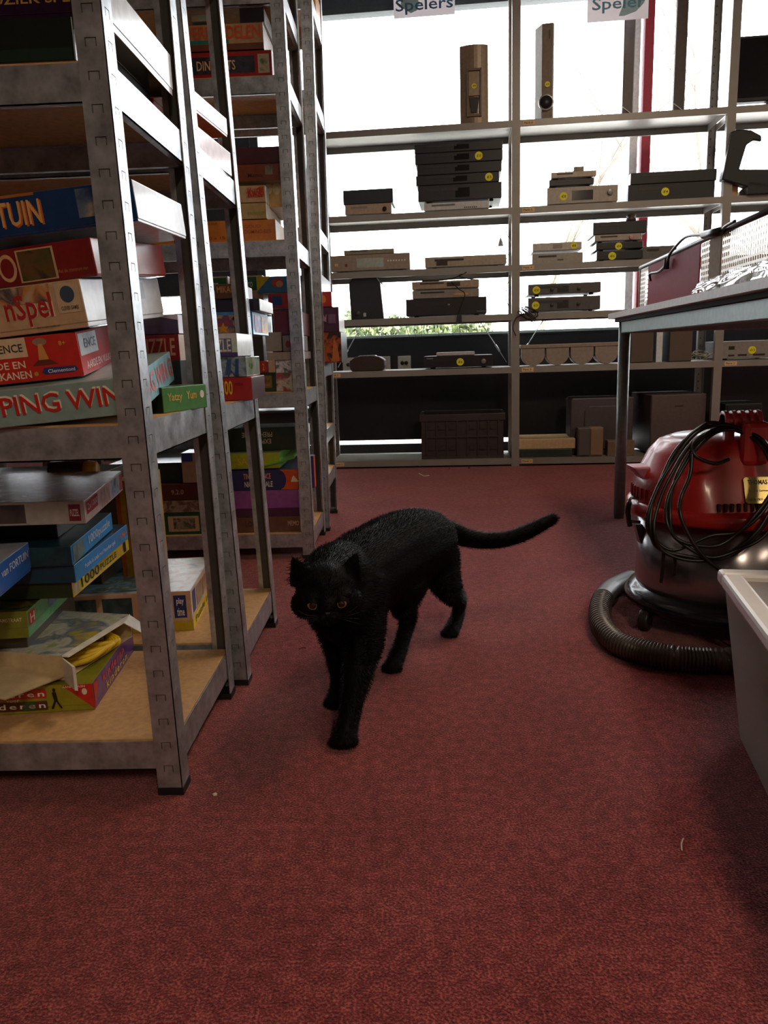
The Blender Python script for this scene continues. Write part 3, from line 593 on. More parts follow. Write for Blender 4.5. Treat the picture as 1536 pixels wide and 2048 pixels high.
# third bay
o, w, h, _ = placed('flat_television', 'television', 'black flat television standing on the top shelf at the right edge', 1473, 1640, 72, 198, .1, lv=1)
bm = NB(); box(bm, -w/2, w/2, .01, .06, .045, h); obj('housing', bm, mat('#101116', .4), o, bevel=.004)
bm = NB(); box(bm, -w/2+.012, w/2-.012, .007, .011, .065, h-.012); obj('screen', bm, mat('#0a0c12', .15), o)
bm = NB(); box(bm, -w*.3, w*.3, -.03, .12, 0, .012); box(bm, -.04, .04, .02, .05, .01, .06); obj('stand', bm, mat('#26262a', .4), o, bevel=.003)
o, w, h, _ = placed('monitor_arm', 'monitor arm', 'black angular hook shaped arm leaning on the second shelf at the right edge', 1450, 1560, 258, 360, -.02, lv=2)
k = w/110.0
def hk(px, py): return ((px-1505)*k, (360-py)*k*1.0)
pl = [hk(*p) for p in ((1450, 350), (1462, 262), (1476, 258), (1500, 261), (1520, 272), (1521, 283), (1505, 280), (1493, 288), (1482, 332), (1560, 336), (1560, 374), (1500, 366))]
bm = NB(); prism(bm, pl, 0, .06, axis='y'); obj('arm', bm, mat('#12141c', .35), o, bevel=.006, loc=(0, 0, .05))
bm = NB(); box(bm, hk(1500, 0)[0], hk(1560, 0)[0], .0, .1, 0, .06); obj('clamp', bm, mat('#1a1c22', .45), o, bevel=.003)
o, w, h, _ = placed('cardboard_box', 'box', 'small tan cardboard box under the black hook shaped arm', 1458, 1476, 356, 384, .03, lv=2)
bm = NB(); box(bm, -w/2, w/2, 0, .12, 0, h); obj('carton', bm, mat('#c79d72', .6), o, bevel=.001)
o, w, h, _ = placed('switch_box', 'electronics', 'grey rounded device lying under the black hook shaped arm', 1480, 1550, 372, 392, .04, lv=2)
bm = NB(); prism(bm, [(-w/2, 0), (-w/2, .5*h), (-w*.35, h), (w*.5, h), (w*.5, 0)], 0, .14, axis='y'); obj('casing', bm, mat('#6f6d70', .4), o, bevel=.004)
PAPER = bpy.data.materials.new('thin_paper'); PAPER.use_nodes = True; nt = PAPER.node_tree; b = nt.nodes['Principled BSDF']; b.inputs['Base Color'].default_value = lin('#f4f0f2'); b.inputs['Roughness'].default_value = .7
tr_ = nt.nodes.new('ShaderNodeBsdfTranslucent'); tr_.inputs[0].default_value = lin('#f0eef2'); mx_ = nt.nodes.new('ShaderNodeMixShader'); mx_.inputs[0].default_value = .3
nt.links.new(b.outputs[0], mx_.inputs[1]); nt.links.new(tr_.outputs[0], mx_.inputs[2]); nt.links.new(mx_.outputs[0], nt.nodes['Material Output'].inputs[0])
# paper signs hanging off the top shelf
def sign(xa, xb, yb, word, col, label, wr, blob):
    u0, zb = su(xa, yb, -.004); u1, _ = su(xb, yb-3, -.004); w = u1-u0
    o = empty('paper_sign', S(u0, -.004, zb), TH); tag(o, label, 'sign')
    bm = NB(); box(bm, 0, w, -.0006, 0, 0, .36); sh = obj('paper', bm, PAPER, o)
    bm = NB(); P(bm, [(p[0]*w, -.0010, p[1]) for p in blob], [tuple(range(len(blob)))]); obj('printed_shape', bm, mat('#a8d3e2', .6), sh)
    a0, a1, b0, b1 = wr; lettering(word, (a0*w, b0, a1*w, b1), lambda a, b: (a, -.0014, b), col, sh)
    bm = NB(); box(bm, .02*w, .98*w, -.0012, -.0006, .108, .111); obj('printed_line', bm, mat('#7f8a96', .6), sh)
sign(788, 910, 38, 'Spelers', '#4f86b4', 'paper sign reading Spelers hanging above the left bay', (.03, .97, .014, .085), [(.12, .05), (.12, .11), (.2, .13), (.36, .12), (.42, .06), (.38, .03), (.28, .02)])
sign(1174, 1296, 46, 'Speler', '#4f97b8', 'paper sign reading Speler hanging near the red mullion', (.08, .95, .036, .105), [(.52, .02), (.6, .08), (.7, .12), (.96, .13), (.93, .07), (.8, .035), (.6, .018)])
# ------------------------------------------------------------------ games on the nearest rack, lower shelf
RED, CREAM = '#b3231d', '#d8c3a0'
gbox('game_box', 'dark flat game box under the green lidded box, behind the opened carton', (-.64, 1.19, .0905), (.3, .26, .112), ('#3c352c', '#4a4034', '#5d5546'), rot=(0, 0, 7))
gbox('game_box', 'olive and purple children\'s game box, lowest at the front of the lower shelf', (-.517, 1.143, .0905), (.42, .252, .047), ('#8f8a1f', '#55307a', '#7d7d22'), rot=(0, 0, 5.4), decor=[
    ('p', 'f', (.5, .55, .822, .88), '#b8342a'), ('t', 'F', 'kinderen', (.54, .62, .815, .82), '#f0ead8', {'spacing': 1.3}),
    ('p', 'f', (.5, .12, .822, .45), '#5a2c24'), ('p', 'F', (.73, .12, .777, .45), '#3b4a2a'), ('t', 'F', 'kinderen', (.54, .2, .815, .4), '#f0ead8', {'spacing': 1.3}), ('t', 'f', 'voor', (.67, .455, .72, .54), '#e8e0c8'),
    ('g', 'f', [(.885, .96), (.999, .99), (.999, .06)], '#c22420'), ('c', 'F', (.966, .72, .010, .12), '#d8d2c0'), ('c', 'f', (.852, .82, .006, .07), '#15150c'),
    ('g', 'F', [(.843, .75), (.859, .75), (.863, .42), (.878, .16), (.872, .14), (.856, .40), (.844, .14), (.836, .16), (.849, .44)], '#15150c'),
    ('t', 'F', 'AANBEVOLEN', (.885, .88, .97, .95), '#efe6d0'),
    ('t', 'r', 'kinderen', (.2, .56, .72, .86), '#e0453a', {'spacing': 1.2}), ('t', 'r', 'kinderen', (.26, .16, .78, .46), '#d8b84a', {'spacing': 1.2}), ('g', 'r', [(.001, .99), (.10, .9), (.001, .1)], '#c22420'),
    ('p', 't', (.02, .05, .55, .9), ('#4b2b63', '#8c2f2a', '#6f7a2a'))], lid=.8)
# opened carton
oc = empty('opened_carton', (-.565, 1.15, .139), math.radians(-12)); tag(oc, 'opened cream carton with its flap sticking out, yellow paper inside', 'carton')
CW = mat('#cdb68e', .6); bm = NB()
w, d, h = .30, .20, .042
box(bm, -w, 0, 0, d, 0, .0012); box(bm, -w, 0, 0, .0012, 0, h); box(bm, -w, 0, d-.0012, d, 0, h); box(bm, -w, -w+.0012, 0, d, 0, h); obj('tray', bm, CW, oc)
bm = NB(); box(bm, -w, 0, 0, d, h, h+.0012); tp = obj('top_panel', bm, picmat(('#93a35a', '#c9c4b4', '#5c6d86', '#b9a63a'), scale=18), oc)
bm = NB(); P(bm, [(-.2, -.0, .03), (0, 0, .008), (-.03, -.10, .012), (-.24, -.10, .032)], [(0, 1, 2, 3)]); P(bm, [(-.2, -.0, .0288), (0, 0, .0068), (-.03, -.10, .0108), (-.24, -.10, .0308)], [(0, 1, 2, 3)]); obj('front_flap', bm, CW, oc)
WH = mat('#e6e2da', .4)
bm = NB(); prism(bm, [(.0005, 0), (.045, -.03), (.04, -.031), (.0, -.001)], .0, h-.002); obj('end_flap', bm, WH, oc)
bm = NB(); v = [(0, d, h), (.05, d+.005, h-.035), (.056, d-.02, h-.036), (.004, d-.035, h)]; P(bm, v+[(a, b, c-.0012) for a, b, c in v], [(0, 1, 2, 3), (7, 6, 5, 4), (0, 4, 5, 1), (1, 5, 6, 2), (2, 6, 7, 3), (3, 7, 4, 0)]); obj('side_flap', bm, WH, oc)
bm = NB(); prism(bm, [(0, .0), (.012, 0), (.012, d*.8), (0, d)], h-.001, h+.0018); obj('opening_edge', bm, WH, oc)
bm = NB()
for i in range(7): tube(bm, catmull([(-.06, .03+.01*i, .006+.003*i), (.0, .05+.012*i, .012+.004*(i % 3)), (.012, .09+.008*i, .018), (-.02, .15, .012+.002*i)], 5), .005, 6)
obj('yellow_paper', bm, mat('#d9b418', .5), oc)
GR = '#4f9a63'
gbox('game_box', 'pale green lidded game box with a red square logo beside the opened carton', (-.624, 1.17, .206), (.27, .258, .046), ('#79802b', '#69b377', ('#1f2a1e', '#2f4a3c', '#6f5a1e', '#1e2c33')), rot=(-1.3, 1.0, 8.5), lid=.62, decor=[
    ('t', 'f', 'SESAMSTRAAT', (.80, .62, .965, .76), '#d8d2a8'), ('p', 'r', (.01, .42, .13, .92), '#c8322c'), ('t', 'R', 'H', (.03, .5, .11, .84), '#f0eadc'), ('p', 'r', (.42, .42, .62, .82), ('#5a74a8', '#8c96b4'))])
gbox('game_box', 'plain dark box holding up the blue box at the left edge', (-.72, 1.045, .2535), (.13, .15, .058), ('#2a2a2c', '#2a2a2c', '#34343a'), lid=0)
gbox('game_box', 'blue game box with white capitals at the left edge of the lower shelf', (-.579, .933, .312), (.27, .27, .048), ('#1e3f86', '#3470cc', ('#b9bcc4', '#6d7f9c')), rot=(0, 0, 9.0), decor=[
    ('t', 'r', 'RAD van FORTUIN', (.34, .52, .96, .78), '#dfe6ef'), ('p', 'r', (.02, .12, .16, .6), ('#d8a62a', '#b8bcc8'))], lid=.9)
gbox('puzzle_box', 'bright yellow puzzle box reading 1000 PUZZLE in the middle of the leaning pile', (-.57, 1.226, .2545), (.35, .295, .027), ('#2a3a22', '#e2c815', ('#16324a', '#23404f')), rot=(1.5, 0, 1.7), lid=0, decor=[
    ('t', 'r', '1000', (.13, .2, .42, .85), '#17150c'), ('t', 'r', 'PUZZLE', (.44, .28, .74, .7), '#17150c'), ('p', 'r', (.01, .15, .09, .8), ('#e8e0c8', '#6f6a50')), ('p', 'r', (.88, .12, .93, .9), '#1b1b1b')], cat='puzzle box')
gbox('puzzle_box', 'sky blue puzzle box with small white lettering directly above the yellow one', (-.558, 1.216, .284), (.36, .275, .031), ('#123f55', '#2b9ae6', ('#1b4c66', '#24506a')), rot=(1.7, 0, 1.9), lid=0, decor=[
    ('t', 'r', 'Puzzle is Leuk met Peterfier spel', (.16, .3, .72, .62), '#e8f2fa'), ('t', 'r', 'JUMBO', (.83, .3, .97, .7), '#e8792a')], cat='puzzle box')
gbox('puzzle_box', 'sky blue lid reading 1000 puzzle resting crooked on the blue puzzle box', (-.556, 1.207, .3165), (.36, .24, .033), ('#0f3a50', '#2fa6f2', ('#11333f', '#0f2f3a')), rot=(1.7, .4, 5.3), lid=0, decor=[
    ('t', 'r', '1000puzzle', (.38, .2, .92, .8), '#e6f1fb'), ('p', 'r', (.03, .08, .26, .9), ('#31555a', '#8fb0b4')), ('p', 'f', (.64, .1, .98, .95), ('#1a3338', '#274a52'))], cat='puzzle box')
gbox('game_box', 'added dark box standing for the black gap between the blue and the grey puzzle boxes', (-.6, 1.26, .352), (.34, .2, .034), ('#15181c', '#1b1e22', '#26282a'), rot=(1, 0, 4), lid=0)  # added filler, near black for the shade in the gap
gbox('puzzle_box', 'grey white puzzle box reading 2x1000, topmost on the lower shelf', (-.520, 1.194, .389), (.46, .257, .038), ('#aaa59c', '#eceae6', ('#bfc2c4', '#a89a8c', '#8c7a6b', '#c9ccce')), rot=(2.2, 1.3, 7.2), lid=0, decor=[
    ('p', 'r', (.03, .35, .30, .9), '#b32a35'), ('t', 'R', '2x1000', (.05, .5, .28, .8), '#e8dcdc'), ('p', 'r', (.38, .1, .62, .9), ('#6b4a4a', '#c8a8a0', '#3a3a4a')), ('p', 'r', (.66, .1, .86, .9), ('#31415f', '#9fb4cc', '#2a2f38')), ('p', 'r', (.91, .1, .985, .9), '#b0303a'), 
    ('p', 'f', (.945, .14, .985, .86), '#7a2030'), ('t', 'F', 'PUZZEL', (.95, .35, .98, .65), '#d8ccc8'), ('p', 'f', (.7, .1, .80, .9), ('#2a2c30', '#5a4a4a'))], rough=.22, cat='puzzle box')
gbox('puzzle_box', 'white and yellow puzzle box with navy badge lying flat by the middle posts', (-.455, 1.505, .0905), (.30, .272, .085), ('#c9a084', '#d2bfae', ('#9fb2ba', '#c8cbd0', '#b8a3a0', '#6f93a6')), rot=(0, 0, 5.3), lid=.99, decor=[
    ('p', 'r', (.0, .0, .999, .30), '#d9bd1e'), ('t', 'R', 'Puzzle 1000', (.1, .08, .9, .25), '#2a2a30'), ('p', 'f', (.0, .0, .999, .24), '#b39a1c'), ('p', 'f', (.88, .33, .965, .9), '#232a6a'), ('p', 'r', (.05, .38, .17, .93), '#2a3078'),
    ('t', 'F', 'play', (.9, .64, .95, .84), '#e6e2e0'), ('t', 'F', 'time', (.9, .38, .95, .58), '#e6e2e0'), ('p', 'r', (.22, .38, .44, .88), ('#7c5a3a', '#b09a82')), ('p', 'r', (.48, .4, .66, .86), ('#8c4a34', '#c0a890')), ('p', 'r', (.70, .4, .96, .86), ('#2f8a9a', '#a0c4c0')), ('p', 'f', (.40, .38, .6, .9), ('#20303a', '#4a5a5e')), ('p', 'f', (.04, .38, .36, .9), ('#20303a', '#6a7a7e')),
    ('p', 'T', (.04, .06, .64, .92), ('#3d6f8c', '#7ba7bd', '#4a5f4a', '#b8c8cf'))], cat='puzzle box')
gbox('game_box', 'upright yellow and orange box behind the leaning pile of puzzles', (-.585, 1.62, .0905), (.05, .16, .30), ('#c99a18', '#c99a18', '#d4ac3a'), lid=0, decor=[('p', 'f', (.45, .62, .95, .9), '#20243a'), ('p', 'f', (.0, .0, .2, .999), '#c8641e')])
gbox('game_box', 'plain brown box supporting the puzzles behind the white and yellow puzzle box', (-.66, 1.56, .178), (.3, .2, .23), ('#3d2f25', '#4a3a2c', '#4b4034'), lid=0)
o = empty('round_tin', (-.66, 1.5, .4085)); tag(o, 'small yellow and dark rounded tin on top behind the grey puzzle box', 'tin')  # a round tin with a yellow cap, lying on its side
bm = NB(); cyl(bm, (-.05, 0, .022), (.02, 0, .022), .022, 24); obj('tin_body', bm, mat('#3a2530', .35), o)
bm = NB(); cyl(bm, (.02, 0, .022), (.04, 0, .022), .0225, 24, r2=.018); obj('tin_cap', bm, mat('#d89a1c', .35), o)
# ------------------------------------------------------------------ nearest rack, middle shelf
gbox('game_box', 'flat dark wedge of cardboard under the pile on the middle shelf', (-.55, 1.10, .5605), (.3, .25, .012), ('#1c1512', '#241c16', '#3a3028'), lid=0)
gbox('game_box', 'pale blue game box with snowy red letters at the foot of the middle pile', (-.366, 1.052, .573), (.56, .32, .050), ('#86a3a0', '#79b4c6', '#9fb8ba'), rot=(6.2, -4.0, 7.2), lid=0, decor=[
    ('t', 'f', 'PING WIN', (.683, .33, .968, .85), '#e9e2cc', {'spacing': .95}), ('t', 'F', 'PING WIN', (.68, .28, .965, .8), '#c2281f', {'spacing': .95}),
    ('t', 'r', 'PING WIN G', (.1, .22, .96, .82), '#cf4a3a')])
gbox('game_box', 'red science box with a volcano picture above the pale blue box', (-.446, 1.073, .625), (.36, .27, .060), ('#c32418', '#c9343a', '#b8403a'), rot=(4.3, -4.2, 9.9), lid=0, decor=[
    ('p', 'f', (.5, .56, .812, .99), CREAM), ('t', 'F', 'SCIENCE', (.66, .68, .798, .86), '#3a3630'), ('t', 'f', 'AARDE EN', (.61, .32, .795, .48), '#e8dcc4'), ('t', 'f', 'VULKANEN', (.63, .08, .81, .25), '#e8dcc4'),
    ('g', 'f', [(.82, .34), (.853, .5), (.875, .5), (.915, .34)], '#6a2a1c'), ('g', 'F', [(.848, .46), (.855, .82), (.870, .82), (.885, .46)], '#cf9448'), ('c', 'f', (.863, .86, .026, .09), '#9c7a60'),
    ('g', 'f', [(.85, .18), (.86, .12), (.965, .12), (.985, .17), (.975, .26), (.86, .28)], '#2a3270'), ('t', 'F', 'Clementoni', (.872, .15, .972, .235), '#dfe0ea'), ('t', 'f', '8+', (.93, .74, .955, .84), '#c9b23a'), ('c', 'f', (.828, .16, .008, .05), '#b88a2a'),
    ('p', 'r', (.01, .45, .45, .95), '#c9cfd6'), ('t', 'R', 'ENCE', (.12, .6, .4, .82), '#5a6a88'), ('t', 'r', 'AARDE EN VULKANEN', (.1, .12, .95, .3), '#efdcdc')])
gbox('game_box', 'cream game box with curly red lettering, third in the middle pile', (-.425, 1.055, .690), (.36, .286, .063), ('#c7a883', '#c3c9d2', '#bdb3a0'), rot=(5.0, -4.5, -4.0), lid=.9, decor=[
    ('p', 'f', (.3, .62, .88, .98), ('#c9ab84', '#4f4a52', '#c98a4a', '#b6b09a')), ('t', 'f', 'nSpel', (.685, .12, .882, .86), '#e6d6bc'), ('t', 'F', 'nSpel', (.688, .15, .877, .82), '#b5252a'),
    ('t', 'F', 'Een vrolijke wedstrijd', (.80, .08, .89, .13), '#3a2f28'), ('p', 'f', (.90, .34, .99, .95), '#ccb594'), ('c', 'F', (.945, .72, .028, .17), '#41536a'), ('t', 'F', 'CLEVER GAMES', (.912, .4, .98, .48), '#3a3a3c'), ('p', 'r', (.55, .5, .75, .9), '#9aa7b4')])
gbox('game_box', 'dark red game box with a framed picture, fourth in the middle pile', (-.411, 1.069, .757), (.36, .265, .050), ('#7f1b1b', '#96403c', '#5f1a1a'), rot=(5.0, -5.0, -3.7), lid=.97, rough=.2, decor=[
    ('p', 'f', (.70, .08, .85, .92), '#c9a57e'), ('p', 'F', (.708, .12, .842, .88), ('#1d2416', '#4a4a24', '#6b4a2a', '#2a3320')), ('c', 'f', (.658, .5, .036, .36), '#d2a878'), ('c', 'F', (.658, .5, .026, .26), '#7f1b1b'), ('t', 'f', 'Met de stemmen van', (.85, .2, .97, .3), '#a8682f')])
gbox('game_box', 'big dark blue game box with orange capitals crowning the middle pile', (-.357, 1.095, .829), (.46, .22, .054), ('#16386b', '#c9d2dc', '#9fa6ae', '#c8c2b8'), rot=(1.6, -4.5, -1.4), lid=.94, rough=.18, decor=[
    ('t', 'f', 'TUIN', (.578, .2, .718, .80), '#c8641e'), ('t', 'F', 'TUIN', (.575, .24, .713, .83), '#e0ac62'), ('p', 'f', (.825, .25, .90, .93), ('#c9b27a', '#6a7a8a', '#2a3f66')), ('p', 'f', (.02, .93, .7, .999), '#a86a2a')])
gbox('game_box', 'small green dice game box standing by the far post of the nearest rack', (-.383, 1.21, .5605), (.05, .12, .040), ('#1d2a16', '#3c7a2c', '#4b6a42'), rot=(0, 0, -20), lid=0, decor=[
    ('t', 'r', 'Yatzy', (.1, .35, .42, .75), '#c9a43a'), ('t', 'r', 'Yum', (.52, .45, .75, .78), '#d8b23a'), ('c', 'r', (.88, .6, .05, .16), '#e0c8c0')])
# nearest rack, upper shelf
gbox('game_box', 'nearly black and green game box on the upper shelf of the nearest rack', (-.401, 1.045, 1.013), (.36, .30, .05), ('#101a18', '#13211c', '#1a2420'), lid=0, decor=[('p', 'f', (.0, .02, .99, .3), '#0f2a1a')])
gbox('game_box', 'purple music game box lying on the dark green one on the upper shelf', (-.367, 1.06, 1.0635), (.4, .30, .062), ('#2a1830', '#dfe4ea', '#8f949a', '#1a1a1e'), lid=.85, rough=.15, decor=[
    ('t', 'f', 'HET NATUUR', (.56, .64, .9, .84), '#b08a3a'), ('t', 'f', '& MUZIEK SPEL', (.56, .34, .93, .54), '#b08a3a')])
# ------------------------------------------------------------------ second rack
gbox('game_box', 'pale pink game box lying on the beam of the second rack', (-.372, 1.47, 1.013), (.36, .242, .046), ('#3a1c1c', '#d9c4cc', '#b3a8a8'), rot=(0, 0, -4.6), lid=0, rough=.2)
gbox('game_box', 'red and orange game box on the pale pink one in the second rack', (-.43, 1.46, 1.0595), (.32, .25, .031), ('#7a1f14', '#8c2618', '#6a3018'), rot=(0, 0, -3), lid=0)
gbox('game_box', 'white game box with an orange underside overhanging in the second rack', (-.385, 1.446, 1.091), (.32, .273, .036), ('#a8501e', '#d4dbe0', '#a9aeb2', '#b3521e'), rot=(0, 0, -5.9), lid=.9, rough=.2)
for i, (dx, dz, c, lb) in enumerate([(0, 1.1275, '#8f9a9c', 'lower grey plastic case with rounded corner in the second rack'), (-.03, 1.157, '#7f8d90', 'upper grey plastic case with rounded corner in the second rack')]):
    o = empty('plastic_case', (-.41+dx, 1.5, dz)); o.rotation_euler = (0, 0, math.radians(-5)); tag(o, lb, 'case')
    bm = NB(); box(bm, -.25, 0, 0, .2, 0, .028); obj('shell', bm, mat(c, .25), o, bevel=.006)
    bm = NB(); box(bm, -.001, .0006, .05, .12, .003, .024); obj('sleeve', bm, mat('#9a7d74', .3), o)
# ------------------------------------------------------------------ third rack (fronts face the camera)
def onrack(Y, specs, side='#4a4540', dflt=.28, cat='game box'):
    """specs: name, label, xa, xb, y_top, y_bottom, colours, decor ; stacked by their own heights"""
    for sp in specs:
        nm, lb, xa, xb, yt, yb, cols, dec = sp[:8]; k = sp[8] if len(sp) > 8 else {}
        dy = k.pop('dy', 0); dd = k.pop('d', dflt)
        p = at(xb, yb, Y+dy); q = at(xa, yb, Y+dy); t = at(xb, yt, Y+dy)
        z = k.pop('z', p.z); k.setdefault('lid', 0)
        gbox(nm, lb, (p.x, Y+dy, z), (p.x-q.x, dd, t.z-z), cols, decor=dec, cat=('puzzle box' if nm == 'puzzle_box' else cat), **k)
SZ = .5540
onrack(1.62, [
 ('puzzle_box', 'red puzzle box reading 500 puzzle at the foot of the second rack\'s pile', 385, 506, 754, 803, ('#a3252a', '#4a1a1e', '#c23a3a'), [('t', 'f', '500', (.48, .25, .68, .88), '#d9bb2a'), ('t', 'f', 'PUZZLE', (.72, .66, .86, .76), '#4a1416')], {'z': SZ, 'd': .15}),
 ('puzzle_box', 'film wrapped puzzle box with landscape print on the red 500 box', 385, 494, 713, 753, (('#5f7a4a', '#8fa6b8', '#2f3f4a', '#cfd6da'), ('#aeb8bc', '#5f7a4a'), ('#c9ced2', '#8fa6b8')), [('g', 'f', [(.6, .1), (.66, .9), (.74, .9), (.70, .1)], '#35528c'), ('g', 'f', [(.78, .1), (.81, .9), (.87, .9), (.85, .1)], '#2a4a8c')], {'d': .15, 'rough': .08}),
 ('puzzle_box', 'white puzzle box with pale lettering PUZZLE over the film wrapped one', 385, 476, 666, 712, ('#5f6f94', '#c9cfd0', '#bcc2c8'), [('p', 'f', (.0, .78, .999, .999), '#c4c8ca'), ('p', 'f', (.0, .0, .999, .16), '#4a3a7a'), ('p', 'f', (.88, .17, .999, .78), '#b9d0c4'), ('t', 'F', 'PUZZLE', (.2, .2, .86, .74), '#d8d2c8')], {'d': .15}),
])
PT = at(476, 666, 1.62).z+.001
gbox('game_box', 'tall plain dark box at the back of the second rack, hidden behind the twin posts', (-.50, 1.62, .5545), (.3, .38, PT-.5555), ('#26241f', '#2b2924', '#34322c'), lid=0)
onrack(1.812, [
 ('game_box', 'bright blue party game box with cartoon pictures in the second rack', 352, 508, 622, 680, ('#2f86c8', '#4aa0dc', '#5fa8d8', '#2f7ab8'), [('p', 'f', (.30, .1, .52, .86), '#3a2f6a'), ('t', 'F', 'PARTY', (.33, .48, .50, .8), '#e2b02a'), ('t', 'F', '& CO', (.38, .18, .49, .4), '#3f7ad0'), ('p', 'f', (.55, .1, .96, .86), ('#7a2a3a', '#d89a2a', '#35508a', '#a8342a')),
    ('g', 'F', [(.62, .56), (.64, .38), (.69, .37), (.655, .25), (.67, .1), (.62, .19), (.57, .1), (.585, .25), (.55, .37), (.60, .38)], '#e09a22'), ('c', 'F', (.80, .52, .055, .2), '#d8a07a'), ('c', 'F', (.80, .70, .06, .12), '#2a1a14'), ('p', 'r', (.1, .1, .5, .85), ('#e0d6b0', '#3f6ac0', '#c04a3a')), ('p', 'r', (.54, .1, .94, .85), ('#d83a3a', '#e8c23a', '#4a6ad0'))], {'d': .2, 'z': PT}),
 ('game_box', 'navy blue game box above the party game in the second rack', 370, 520, 597, 621, ('#131a33', '#d6dde2', '#2a3148'), [], {'d': .18}),
 ('game_box', 'small brown game box with tan capitals on top of the second rack\'s pile', 432, 482, 567, 596, ('#5a3418', '#4a2c16', '#6a4a2a'), [('t', 'f', 'MIKADO', (.06, .4, .96, .86), '#b98a48')], {'d': .14}),
 ('game_box', 'white flat box beside the small brown game box', 380, 430, 581, 596, ('#c9ced0', '#d8dcde', '#b9bec2'), [], {'d': .14}),
])
onrack(1.45, [
 ('puzzle_box', 'dark red box with big letters ZZLE at the left of the second rack', 220, 361, 668, 719, ('#7c1d1f', '#d8c8bc', '#4a1a1a'), [('t', 'f', 'PUZZLE', (.38, .2, .94, .86), '#b38d68')], {'d': .14, 'z': .640}),
 ('game_box', 'violet game box with white lid edge above the dark red puzzle box', 240, 358, 628, 667, ('#4b3f6a', '#d8d4ea', '#5a4f80'), [('g', 'f', [(.5, .999), (.999, .7), (.999, .999)], '#d8d4ea')], {'d': .14}),
 ('game_box', 'very dark green box under the dark red puzzle box in the second rack', 220, 366, 720, 790, ('#1a2420', '#232c28', '#2a3430'), [('t', 'f', '270', (.75, .45, .9, .75), '#3f4a44')], {'d': .14, 'z': .554}),
])
Y3 = 2.405
z1, z2, z3, z4 = .0855, .5335, .9795, 1.4255
